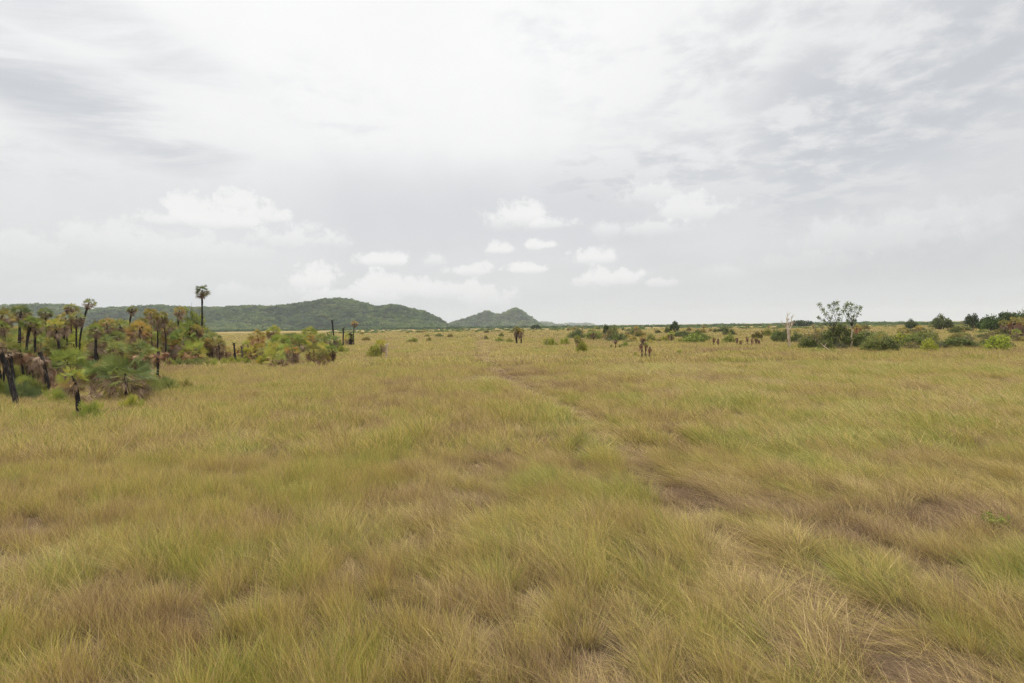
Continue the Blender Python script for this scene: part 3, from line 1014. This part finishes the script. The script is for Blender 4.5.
leafy('low green bush under the dark flat topped tree', 962, 331, 20, 7, (1.1, 1.1, 0.9))
leafy('distant rounded dark grove behind the dead tree', 799, 326, 24, 6.5, (0.55, 0.65, 0.6), kinds=TREES, name='tree', parts=TP, cat='tree', depth=420)
leafy('small dark distant tree beside the foot of the second hill', 536, 329, 10, 5, (0.6, 0.7, 0.65), kinds=TREES, name='tree', parts=TP, cat='tree', depth=420)

# looser low growth between the hills and the bush line
for i in range(22):
    px = random.uniform(545, 705)
    by = random.uniform(334, 346)
    if i % 2:
        leafy('pale loose bush low in the grass between hill end and bush line', px, by, random.uniform(8, 16), random.uniform(3, 6),
              random.choice([(1.3, 1.3, 0.9), (1.5, 1.4, 0.9), (1.2, 1.05, 0.9)]), kinds=random.choice([SHRUBS, THIN_SHRUBS]), group='pale loose bushes of the middle plain')
    else:
        low_palm('low trunkless palm between hill end and bush line', px, by, random.uniform(6, 12), random.uniform(3, 6), random.choice([LIME, YELLOW, BROWNG]),
                 dead=random.choice([0, 0.6]), group='trunkless palms of the middle plain')
# scattered far bushes of the plain
for i in range(70):
    px = random.uniform(560, 1030)
    D = math.exp(random.uniform(math.log(95), math.log(420)))
    k = FPX / D
    leafy('small dull bush far out on the open plain', px, 0, random.uniform(1.6, 4.5) * k, random.uniform(0.8, 2.2) * k,
          random.choice([(0.9, 1, 0.8), (1.2, 1.2, 0.8), (0.7, 0.8, 0.75), (1.3, 1.0, 0.8)]), depth=D, group='small bushes far out on the plain')
for i in range(34):
    px = random.uniform(560, 1030)
    D = random.uniform(85, 330)
    base = far_at(px, D)
    palm('fan_palm', 'small far palm dotted over the open plain', base, random.uniform(0.6, 2.6), random.uniform(0.6, 0.95),
         col=random.choice([GREEN, LIME, BROWNG, ORANGE]), skirt=random.choice([1.0, 1.5]), tr=0.12, group='far palms dotted over the plain')
for i in range(16):
    px = random.uniform(340, 560)
    D = random.uniform(120, 330)
    k = FPX / D
    leafy('tiny dark clump out on the plain before the hills', px, 0, random.uniform(1.2, 3.0) * k, random.uniform(0.6, 1.3) * k,
          random.choice([(0.9, 0.95, 0.7), (1.2, 1.1, 0.8), (1.3, 1.0, 0.8)]), depth=D, group='tiny clumps before the hills')
# belt fillers on the right
for i in range(30):
    px = random.uniform(805, 1024)
    by = random.uniform(338, 350)
    leafy('dull leafy bush merging into the bush belt', px, by, random.uniform(14, 28), random.uniform(5, 11),
          random.choice([(0.95, 1.0, 0.85), (1.25, 1.2, 0.9), (0.85, 0.9, 0.8), (1.3, 1.05, 0.9), (1.5, 1.2, 1.0)]), kinds=random.choice([SHRUBS, THIN_SHRUBS]),
          group='bushes of the bush belt')

# small broad leaved plants in the near grass
def leaf_plant(label, px, by, wpx, hpx, col):
    base = ground_at(px, by)
    k = base.y / FPX
    random.seed(int(px))
    mb = MB()
    for i in range(70):
        th = random.uniform(0, 6.28)
        e = R(random.uniform(15, 80))
        r = random.uniform(0.3, 1.0)
        p = Vector((math.cos(th) * math.cos(e) * r, math.sin(th) * math.cos(e) * r, 0.35 + 0.65 * math.sin(e) * r))
        q = Euler((random.uniform(-0.7, 0.7), random.uniform(-0.7, 0.7), random.uniform(0, 6.28))).to_quaternion()
        L, w = 0.16, 0.055
        mb.add([p + q @ Vector((-L, 0, 0)), p + q @ Vector((0, -w, 0.03)), p + q @ Vector((L, 0, 0)), p + q @ Vector((0, w, 0.03))], [(0, 1, 2, 3)], random.random())
        mb.tube([Vector((0, 0, -0.05)), p * 0.6 + Vector((0, 0, 0.1)), p], [0.012, 0.01, 0.006], 3, cap=False)
    o = obj('leafy_plant', mb.mesh('leafy_plant', 'shrub_leaf'), None, base)
    s = wpx * k / 2
    o.scale = (s, s, hpx * k)
    o.color = (*col, 1)
    tag(o, label, 'plant')


leaf_plant('bright green leafy plant in the grass near the right frame edge', 995, 507, 34, 20, (1.3, 1.5, 0.8))
leaf_plant('small yellow green plant low in the grass of the right meadow', 796, 378, 14, 5, (2.3, 2.4, 0.9))

# ------------------------------------------------------------------ dead tree and sparse tree
def branch_path(a, b, n=4, wob=0.06):
    L = (b - a).length
    pts = []
    for i in range(n + 1):
        f = i / n
        p = a.lerp(b, f)
        if 0 < i < n:
            p += Vector((random.uniform(-1, 1), random.uniform(-1, 1), random.uniform(-1, 1))) * wob * L
        pts.append(p)
    return pts


random.seed(77)
base = ground_at(789, 346)
k = base.y / FPX
hh = height_at(789, 346, 313)
root = thing('dead_tree', 'bare dead tree with pale peeling orange trunk and forked top', 'tree', base)
mb = MB()
fork = Vector((-0.1, 0, hh * 0.55))
mb.tube(branch_path(Vector((0.05, 0, -0.1)), fork, 5, 0.015), [0.15, 0.13, 0.13, 0.15, 0.17, 0.14], 9, rough=0.08)
obj('trunk', mb.mesh('trunk', 'bleached_wood'), root)
tips = [(-0.05, 1.0), (0.55, 0.95), (-0.45, 0.9), (0.95, 0.8), (-0.95, 0.74), (0.25, 0.88)]
for tx, tz in tips:
    mb = MB()
    e = Vector((tx, random.uniform(-0.5, 0.5), hh * tz))
    p = branch_path(fork - Vector((0, 0, random.uniform(0, 0.25))), e, 4, 0.06)
    mb.tube(p, [0.085, 0.06, 0.042, 0.028, 0.014], 6)
    for q in range(4):
        s = p[random.choice((2, 3))]
        mb.tube([s, s + Vector((random.uniform(-0.4, 0.4), random.uniform(-0.4, 0.4), random.uniform(0.1, 0.6)))], [0.03, 0.012], 4)
    obj('limb', mb.mesh('limb', 'bleached_wood'), root)

base = ground_at(851, 347.5)
k = base.y / FPX
root = thing('sparse_tree', 'sparse tree with thin pale trunk and separate leaf tufts against the sky', 'tree', base)


def loc_px(px, py, dy=0.0):
    """point at the tree's distance seen at that pixel, in the tree's own space"""
    d = pix_dir(px, py)
    D = math.hypot(base.x, base.y) + dy
    s = D / math.hypot(d.x, d.y)
    return Vector((d.x * s - base.x, d.y * s - base.y, CAMH + d.z * s))


TUFTS = [(819, 304), (822, 309), (818, 317), (829, 305), (834, 303), (833, 310), (838, 308), (837, 302), (846, 305), (848, 303), (843, 311),
         (851, 309), (848, 314), (856, 307), (861, 307), (858, 313), (853, 316), (840, 314), (826, 313), (845, 308), (852, 304), (824, 320), (830, 317),
         (839, 319), (847, 320), (855, 320)]
mb = MB()
t_top = loc_px(852, 326)
mb.tube(branch_path(Vector((0, 0, -0.1)), t_top, 5, 0.02), [0.09, 0.085, 0.08, 0.07, 0.065, 0.06], 7)
t2 = loc_px(834, 329, 0.5)
m2 = MB()
m2.tube(branch_path(Vector((-1.3, 0.6, -0.1)), t2, 5, 0.03), [0.07, 0.065, 0.06, 0.055, 0.05, 0.045], 7)
obj('second_trunk', m2.mesh('second_trunk', 'dark_bark'), root)
obj('trunk', mb.mesh('trunk', 'bleached_wood'), root)
lm = MB()
fm = MB()
for px, py in TUFTS:
    e = loc_px(px, py, random.uniform(-1.2, 1.2))
    s = t_top if px > 842 else t2
    s = s - Vector((0, 0, random.uniform(0, 0.5)))
    pth = branch_path(s, e, 4, 0.06)
    lm.tube(pth, [0.032, 0.025, 0.018, 0.012, 0.007], 5)
    r = random.uniform(0.20, 0.42)
    ax = (e - s).normalized()
    dr = random.uniform(-0.2, 0.2)
    for q in range(62):
        v = Vector((random.gauss(0, 1), random.gauss(0, 1), random.gauss(0, 0.8))).normalized() * r * random.random() ** 0.9
        p = e + v - ax * random.uniform(0.0, 0.5) * (1 if random.random() < 0.4 else 0.2)
        qq = Euler((random.uniform(-1, 1), random.uniform(-1, 1), random.uniform(0, 6.28))).to_quaternion()
        L, w = random.uniform(0.06, 0.13), random.uniform(0.03, 0.055)
        fm.add([p + qq @ Vector((-L, 0, 0)), p + qq @ Vector((0, -w, 0.01)), p + qq @ Vector((L, 0, 0)), p + qq @ Vector((0, w, 0.01))], [(0, 1, 2, 3)], 0.5 + dr + random.uniform(-0.25, 0.25))
obj('limbs', lm.mesh('limbs', 'dark_bark'), root)
o = obj('crown', fm.mesh('crown', 'shrub_leaf'), root)
o.color = (0.95, 1.12, 0.8, 1)

base = ground_at(829, 350)
k = base.y / FPX
mb = MB()
p = branch_path(Vector((0.35, 0, -0.02)), Vector((-0.75, 0.2, 1.05)), 5, 0.04)
mb.tube(p, [0.075, 0.07, 0.06, 0.05, 0.04, 0.02], 7, rough=0.08)
mb.tube([p[3], p[3] + Vector((0.25, 0.05, 0.4))], [0.03, 0.012], 5)
tag(obj('fallen_branch', mb.mesh('fallen_branch', 'bleached_wood'), None, base), 'pale bare branch propped slanting in front of the twiggy bush', 'branch')

# ------------------------------------------------------------------ ground sheet
def gz(x, y):
    d = math.hypot(x, y)
    a = mnoise.noise(Vector((x * 0.16, y * 0.16, 0.0))) * 0.05 + mnoise.noise(Vector((x * 0.7, y * 0.7, 4.0))) * 0.035
    return a * min(1.0, max(0.0, (120 - d) / 60.0))


def axis(lim):
    xs = [0.0]
    s = 0.7
    while xs[-1] < lim:
        xs.append(xs[-1] + s)
        if xs[-1] > 45:
            s *= 1.28
    return [-v for v in reversed(xs[1:])] + xs


gxs = axis(14000)
gys = axis(14000)
nx, ny = len(gxs), len(gys)
vs = [(x, y, gz(x, y)) for y in gys for x in gxs]
fs = [(j * nx + i, j * nx + i + 1, (j + 1) * nx + i + 1, (j + 1) * nx + i) for j in range(ny - 1) for i in range(nx - 1)]
me = bpy.data.meshes.new('ground')
me.from_pydata(vs, [], fs)
me.materials.append(MATS['savanna_ground'])
me.polygons.foreach_set('use_smooth', [True] * len(me.polygons))
tag(obj('ground', me), 'flat grassy savanna plain', 'ground', kind='structure')

# ------------------------------------------------------------------ instanced cover (grass, forest) through geometry nodes
def cover(name, pts, rots, scales, idx, tint, variants, label, cat):
    """one object of kind stuff: a cloud of points that carries the given meshes"""
    me = bpy.data.meshes.new(name)
    me.from_pydata([tuple(p) for p in pts], [], [])
    n = len(pts)
    a = me.attributes.new('rot', 'FLOAT_VECTOR', 'POINT'); a.data.foreach_set('vector', np.asarray(rots, dtype=np.float32).ravel())
    a = me.attributes.new('scl', 'FLOAT_VECTOR', 'POINT'); a.data.foreach_set('vector', np.asarray(scales, dtype=np.float32).ravel())
    a = me.attributes.new('pick', 'INT', 'POINT'); a.data.foreach_set('value', np.asarray(idx, dtype=np.int32))
    a = me.attributes.new('tint', 'FLOAT', 'POINT'); a.data.foreach_set('value', np.asarray(tint, dtype=np.float32))
    me.update()
    o = obj(name, me)
    coll = bpy.data.collections.new(name + '_kinds')
    for i, vm in enumerate(variants):
        vo = bpy.data.objects.new('%s_kind_%02d' % (name, i), vm)
        coll.objects.link(vo)
    ng = bpy.data.node_groups.new(name + '_cover', 'GeometryNodeTree')
    ng.interface.new_socket('Geometry', in_out='INPUT', socket_type='NodeSocketGeometry')
    ng.interface.new_socket('Geometry', in_out='OUTPUT', socket_type='NodeSocketGeometry')
    L = ng.links.new
    gi = ng.nodes.new('NodeGroupInput')
    go = ng.nodes.new('NodeGroupOutput')
    m2p = ng.nodes.new('GeometryNodeMeshToPoints')
    iop = ng.nodes.new('GeometryNodeInstanceOnPoints')
    ci = ng.nodes.new('GeometryNodeCollectionInfo')
    ci.inputs['Collection'].default_value = coll
    ci.inputs['Separate Children'].default_value = True
    ci.inputs['Reset Children'].default_value = True

    def na(nm, t):
        q = ng.nodes.new('GeometryNodeInputNamedAttribute')
        q.data_type = t
        q.inputs['Name'].default_value = nm
        return q.outputs['Attribute']
    L(gi.outputs[0], m2p.inputs['Mesh'])
    L(m2p.outputs[0], iop.inputs['Points'])
    L(ci.outputs[0], iop.inputs['Instance'])
    iop.inputs['Pick Instance'].default_value = True
    L(na('pick', 'INT'), iop.inputs['Instance Index'])
    e2r = ng.nodes.new('FunctionNodeEulerToRotation')
    L(na('rot', 'FLOAT_VECTOR'), e2r.inputs[0])
    L(e2r.outputs[0], iop.inputs['Rotation'])
    L(na('scl', 'FLOAT_VECTOR'), iop.inputs['Scale'])
    L(iop.outputs[0], go.inputs[0])
    md = o.modifiers.new('cover', 'NODES')
    md.node_group = ng
    tag(o, label, cat, kind='stuff')
    return o


def tuft_mesh(seed, name, blades, spread, hlo, hhi, width, lean, flop):
    """a tussock: curved pointed ribbons fanning from a foot, combed toward local +X"""
    rg = np.random.default_rng(seed)
    V, F, RN, AL, VL = [], [], [], [], []
    for b in range(blades):
        rr = spread * math.sqrt(rg.random())
        th = rg.random() * 2 * math.pi
        p = np.array([rr * math.cos(th), rr * math.sin(th), 0.0])
        hgt = rg.uniform(hlo, hhi) * (1.25 if rg.random() < 0.05 else 1.0)
        wdt = width * rg.choice([0.6, 0.8, 1.0, 1.2, 1.45])
        out = np.array([math.cos(th), math.sin(th)]) * rg.uniform(0.1, 0.65) * (rr / max(spread, 1e-4)) + np.array([lean, 0]) * rg.uniform(0.4, 1.5) + rg.normal(0, 0.2, 2)
        curl = flop * rg.uniform(0.3, 1.4)
        fa = rg.random() * math.pi
        wv = np.array([math.cos(fa), math.sin(fa), 0.0]) * wdt * 0.5
        rn = min(1.0, max(0.0, rg.normal(0.5, 0.24)))
        o = len(V)
        K = 4
        for i in range(K):
            f = i / K
            pt = p + np.array([out[0] * f * hgt * (1 + curl * f), out[1] * f * hgt * (1 + curl * f), hgt * (f - 0.35 * curl * f * f)])
            w = wv * (1 - 0.6 * f)
            V.append(pt - w); V.append(pt + w)
            AL += [f, f]
        pt = p + np.array([out[0] * hgt * (1 + curl), out[1] * hgt * (1 + curl), hgt * (1 - 0.35 * curl)])
        V.append(pt); AL.append(1.0)
        RN += [rn] * (2 * K + 1)
        vl = rg.uniform(0.5, 1.35)
        VL += [c_ for _ in range(2 * K + 1) for c_ in (vl, vl, vl, 1.0)]
        for i in range(K - 1):
            a = o + 2 * i
            F.append((a, a + 1, a + 3, a + 2))
        a = o + 2 * (K - 1)
        F.append((a, a + 1, o + 2 * K))
    me = bpy.data.meshes.new(name)
    me.from_pydata([tuple(v) for v in V], [], F)
    q = me.attributes.new('rnd', 'FLOAT', 'POINT'); q.data.foreach_set('value', RN)
    q = me.attributes.new('val', 'FLOAT_COLOR', 'POINT'); q.data.foreach_set('color', VL)
    q = me.attributes.new('along', 'FLOAT', 'POINT'); q.data.foreach_set('value', AL)
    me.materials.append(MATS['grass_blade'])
    me.update()
    return me


# tyre ruts that wander off through the grass: x as a function of y
RY = np.array([0, 6.6, 9, 13, 19.4, 25, 32, 50, 93, 200])
RX = np.array([4.2, 3.3, 2.9, 2.7, 2.3, 1.2, -0.3, -2.2, -5.2, -12.0])


def nz(x, y, s, o=0.0):
    return mnoise.noise(Vector((x * s + o, y * s - o, o * 1.7)))


def fbm(x, y, s, o=0.0):
    return nz(x, y, s, o) * 0.6 + nz(x, y, s * 2.1, o + 5) * 0.3 + nz(x, y, s * 4.3, o + 9) * 0.16


variants = []
SPEC = []
# near tussocks 0-9, middle 10-15, far 16-19, farthest 20-22
for i in range(10):
    lean = (0.18, 0.35, 0.6)[i % 3]
    variants.append(tuft_mesh(600 + i, 'tussock', 140, 0.15, 0.15, 0.54, 0.0036, lean, (0.25, 0.5, 0.9)[i % 3]))
for i in range(6):
    variants.append(tuft_mesh(620 + i, 'tussock', 110, 0.24, 0.16, 0.54, 0.0085, (0.2, 0.4, 0.55)[i % 3], (0.3, 0.5, 0.8)[i % 3]))
for i in range(4):
    variants.append(tuft_mesh(630 + i, 'tussock', 130, 0.75, 0.22, 0.58, 0.024, 0.35, 0.5))
for i in range(3):
    variants.append(tuft_mesh(640 + i, 'tussock', 150, 1.9, 0.25, 0.62, 0.07, 0.35, 0.5))

P, RO, S, IX, TI = [], [], [], [], []
random.seed(21)


def sow(y0, y1, dens, lo, hi, base_s, side=1.0):
    area = 0.0
    n = 0
    hw = lambda y: 1.0 * y + 4.0
    A = (hw(y0) + hw(y1)) * (y1 - y0)
    for _ in range(int(A * dens)):
        # area weighted row
        while True:
            y = random.uniform(y0, y1)
            if random.random() < hw(y) / hw(y1):
                break
        x = random.uniform(-hw(y), hw(y))
        big = fbm(x * 0.8, y, 0.055, 3.0)
        mid = fbm(x, y, 0.42, 11.0)
        fine = fbm(x, y, 1.7, 17.0)
        # tussock clumping: hollows get little, hummocks get tall
        hum = 0.5 + 0.9 * fine + 0.55 * mid
        hollow = hum < 0.3
        if y < 40 and hollow and random.random() < 0.10:
            continue
        t = 0.525 + 0.20 * big + 0.42 * mid + 0.32 * nz(x, y, 1.6, 31) + random.gauss(0, 0.10)
        pinkish = fbm(x, y, 0.12, 41.0)
        if pinkish > 0.12:
            t -= min(0.19, (pinkish - 0.12) * 1.0)
        s = base_s * (0.6 + 0.75 * max(0, min(1.2, hum))) * random.uniform(0.85, 1.15)
        sz = s
        if hollow:                 # matted dead thatch between the tussocks
            s = base_s * random.uniform(0.8, 1.05)
            sz = s * random.uniform(0.35, 0.65)
            t -= 0.13
        xr = float(np.interp(y, RY, RX)) + 0.3 * nz(0, y, 0.25, 2)
        for dx_, depth in ((0.0, 1.0), (1.65, 0.35)):
            dd = abs(x - xr - dx_)
            wid = 0.46 + 0.011 * max(0.0, y)
            if dd < wid:
                q = min(1.0, 2.2 * (1 - dd / wid)) * depth * (0.85 + 0.25 * nz(x, y, 0.6, 51))
                sz *= 1 - 0.66 * q
                t -= 0.21 * q
        # wind laid grass, stronger to the near right
        laid = 1.0 if hollow else max(0.0, min(1.0, 0.35 + 0.9 * fbm(x, y, 0.2, 61) + 0.04 * x))
        if hi - lo >= 6:
            kk = 0 if laid < 0.3 else (1 if laid < 0.62 else 2)
            opts = [q for q in range(lo, hi) if (q - lo) % 3 == kk]
            ix = random.choice(opts)
        else:
            ix = random.randrange(lo, hi)
        ang = R(140) + 1.3 * fbm(x, y, 0.2, 71) + random.gauss(0, 0.75)
        P.append((x, y, gz(x, y) - 0.01))
        RO.append((random.uniform(-0.08, 0.08), random.uniform(-0.08, 0.08), ang))
        S.append((s, s, sz))
        IX.append(ix)
        TI.append(t)


sow(-3, 13, 34, 0, 10, 0.80)
sow(13, 42, 12.0, 10, 16, 0.92)
sow(42, 125, 1.6, 16, 20, 1.0)
sow(125, 380, 0.22, 20, 23, 1.0)
print('tussocks', len(P))
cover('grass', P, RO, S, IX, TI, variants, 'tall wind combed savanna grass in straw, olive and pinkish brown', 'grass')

# ------------------------------------------------------------------ hills
def profile(pts, D):
    """skyline in pixels -> (x at y=D, height)"""
    out = []
    for px, py in pts:
        d = pix_dir(px, py)
        s = D / d.y
        out.append((d.x * s, CAMH + d.z * s))
    return np.array(out)


FAR_P, FAR_R, FAR_S, FAR_I, FAR_T = [], [], [], [], []
random.seed(31)


def hill(name, label, pts, D, front, back, canopy, gap, tree_lo, tree_hi, res=14.0, y_lo=-0.9):
    pr = profile(pts, D)
    x0, x1 = pr[0, 0], pr[-1, 0]
    xs = np.arange(x0, x1 + res, res)
    ys = np.arange(D - front, D + back + res, res)
    hz = np.interp(xs, pr[:, 0], pr[:, 1])

    def hh(x, y):
        r = float(np.interp(x + 28 * nz(x, y, 0.006, 7) * min(1, abs(y - D) / 60.0), pr[:, 0], pr[:, 1]))
        r = max(0.0, r - canopy)
        t = (y - D) / (front if y < D else back)
        g = max(0.0, 1 - abs(t))
        spur = 0.30 * nz(x, y * 0.5, 0.010, 3) + 0.14 * nz(x, y, 0.026, 6)
        b = g * g * (3 - 2 * g)
        b = 0.65 * b + 0.35 * g
        v = r * max(0.0, b + spur * 4 * b * (1 - b))
        return v - 1.0
    V = [(x, y, hh(x, y)) for y in ys for x in xs]
    n = len(xs)
    F = [(j * n + i, j * n + i + 1, (j + 1) * n + i + 1, (j + 1) * n + i) for j in range(len(ys) - 1) for i in range(n - 1)]
    me = bpy.data.meshes.new(name)
    me.from_pydata(V, [], F)
    me.materials.append(MATS['hill_soil'])
    me.polygons.foreach_set('use_smooth', [True] * len(me.polygons))
    tag(obj(name, me), label, 'hill', kind='structure')
    # canopy over it
    y = D - front
    while y < D + 30:
        x = x0
        while x < x1:
            xx = x + random.uniform(-gap, gap) * 0.5
            yy = y + random.uniform(-gap, gap) * 0.5
            z = hh(xx, yy)
            if z > -0.6:
                s = random.uniform(tree_lo, tree_hi) * (1.25 if random.random() < 0.08 else 1.0)
                FAR_P.append((xx, yy, max(z, 0) - s * 0.1))
                FAR_R.append((0, 0, random.uniform(0, 6.28)))
                FAR_S.append((s, s, s * random.uniform(0.8, 1.15)))
                FAR_I.append(random.randrange(5))
                FAR_T.append(0.47 + 0.8 * nz(xx, yy, 0.045, 3) + 0.75 * nz(xx, yy, 0.009, 8) + random.gauss(0, 0.15))
            x += gap
        y += gap


MAIN = [(-260, 318), (-200, 311), (-120, 307), (-60, 306), (0, 304), (30, 303), (60, 303), (82, 307), (96, 309.5), (108, 306.5), (122, 305.2), (133, 306.5), (160, 303.3), (176, 305.5),
        (200, 306.5), (215, 306), (236, 307), (255, 304), (270, 305.5), (295, 302.2), (310, 300.5), (325, 298.2), (336, 297), (346, 297.2), (360, 300.3), (376, 305),
        (384, 304.2), (392, 303.3), (403, 305), (414, 308), (425, 310), (437, 316), (445, 321.5), (452, 326), (470, 327.5)]
SECOND = [(432, 327), (450, 322.5), (460, 319), (475, 314), (482, 311), (487, 309.7), (495, 313.5), (503, 312.6), (510, 309), (516, 307), (521, 309), (527, 313.5), (533, 318), (540, 323), (546, 325.5), (556, 327)]
TINY_A = [(526, 326), (536, 323.5), (544, 321.4), (549, 323), (556, 324.5), (562, 326.4)]
TINY_B = [(558, 326.6), (566, 324.2), (571, 323.4), (575, 324.5), (581, 324.8), (585, 323), (589, 324.5), (594, 326.4)]
hill('hill', 'long forested hill ridge', MAIN, 1350.0, 330.0, 240.0, 5.0, 8.5, 4.2, 7.5)
hill('hill', 'two humped forested hill', SECOND, 1900.0, 260.0, 200.0, 5.0, 11.0, 5.0, 8.5)
hill('hill', 'small far blue hill', TINY_A, 3300.0, 420.0, 300.0, 5.0, 25.0, 10.0, 16.0, res=30)
hill('hill', 'far blue hill pair', TINY_B, 4300.0, 420.0, 300.0, 5.0, 32.0, 13.0, 22.0, res=40)

# woods along the feet of the hills and on the skyline
for i in range(1500):
    px = random.uniform(-280, 568)
    D = random.uniform(820, 1000)
    q = far_at(px, D)
    s = random.uniform(2.2, 4.6)
    FAR_P.append((q.x, q.y, -0.4)); FAR_R.append((0, 0, random.uniform(0, 6.28))); FAR_S.append((s * 1.25, s * 1.25, s)); FAR_I.append(random.randrange(5))
    FAR_T.append(random.uniform(0.1, 0.6))
for i in range(2600):
    px = random.uniform(540, 1400)
    D = random.uniform(620, 980)
    q = far_at(px, D)
    s = random.uniform(1.6, 3.6) * (1.0 + 0.5 * nz(q.x, q.y, 0.012, 5))
    FAR_P.append((q.x, q.y, -0.4)); FAR_R.append((0, 0, random.uniform(0, 6.28))); FAR_S.append((s * 1.3, s * 1.3, s)); FAR_I.append(random.randrange(5))
    FAR_T.append(random.uniform(0.2, 0.85))
for i in range(500):
    px = random.uniform(-300, -40)
    D = random.uniform(500, 900)
    q = far_at(px, D)
    s = random.uniform(2, 4)
    FAR_P.append((q.x, q.y, -0.4)); FAR_R.append((0, 0, random.uniform(0, 6.28))); FAR_S.append((s, s, s)); FAR_I.append(random.randrange(5))
    FAR_T.append(random.uniform(0.2, 0.8))
for i in range(2600):      # low scrub thinning out over the far plain
    px = random.uniform(555, 1400) if i % 4 else random.uniform(330, 560)
    D = math.exp(random.uniform(math.log(300), math.log(760)))
    q = far_at(px, D)
    if nz(q.x, q.y, 0.02, 77) < -0.05:
        continue
    s = random.uniform(0.5, 1.7)
    FAR_P.append((q.x, q.y, -0.1)); FAR_R.append((0, 0, random.uniform(0, 6.28))); FAR_S.append((s * 1.4, s * 1.4, s)); FAR_I.append(random.randrange(5))
    FAR_T.append(random.uniform(0.45, 1.1))
canopies = []
for i in range(5):
    fm, cs = foliage_mesh(700 + i, 'forest_crown', 'far_canopy', clumps=9, leaves=260, leaf=0.19, crown_r=0.46)
    canopies.append(fm)
print('far crowns', len(FAR_P))
cover('distant_forest', FAR_P, FAR_R, FAR_S, FAR_I, FAR_T, canopies, 'dense dark forest covering the hills and the far skyline', 'forest')

# ------------------------------------------------------------------ haze
m = bpy.data.materials.new('haze')
m.use_nodes = True
nt = m.node_tree
nt.nodes.clear()
ho = nt.nodes.new('ShaderNodeOutputMaterial')
hv = nt.nodes.new('ShaderNodeVolumePrincipled')
hv.inputs['Color'].default_value = (0.87, 0.93, 1.0, 1)
hv.inputs['Density'].default_value = 0.00014
hv.inputs['Anisotropy'].default_value = 0.0
nt.links.new(hv.outputs[0], ho.inputs['Volume'])
x0, x1, y0, y1, z0, z1 = -5200, 5200, -5200, 5200, -2.0, 106.0
hm = bpy.data.meshes.new('haze')
hm.from_pydata([(x, y, z) for z in (z0, z1) for y in (y0, y1) for x in (x0, x1)], [],
               [(0, 2, 3, 1), (4, 5, 7, 6), (0, 1, 5, 4), (2, 6, 7, 3), (0, 4, 6, 2), (1, 3, 7, 5)])
hm.materials.append(m)
tag(obj('haze', hm), 'thin pale haze over the plain', 'haze', kind='stuff')

# ------------------------------------------------------------------ render settings
sc.render.engine = 'CYCLES'
cy = sc.cycles
cy.max_bounces = 6
cy.diffuse_bounces = 2
cy.glossy_bounces = 2
cy.transmission_bounces = 3
cy.transparent_max_bounces = 6
cy.volume_bounces = 1
cy.use_denoising = True
cy.denoiser = 'OPENIMAGEDENOISE'
cy.denoising_input_passes = 'RGB_ALBEDO_NORMAL'
cy.denoising_prefilter = 'NONE'
cy.use_adaptive_sampling = False
sc.view_settings.view_transform = 'Standard'
sc.view_settings.look = 'None'
sc.view_settings.gamma = 1.0
sc.view_settings.use_curve_mapping = False
sc.view_settings.exposure = 0.0
print('horizon rows', hor(0), hor(512), hor(1024))
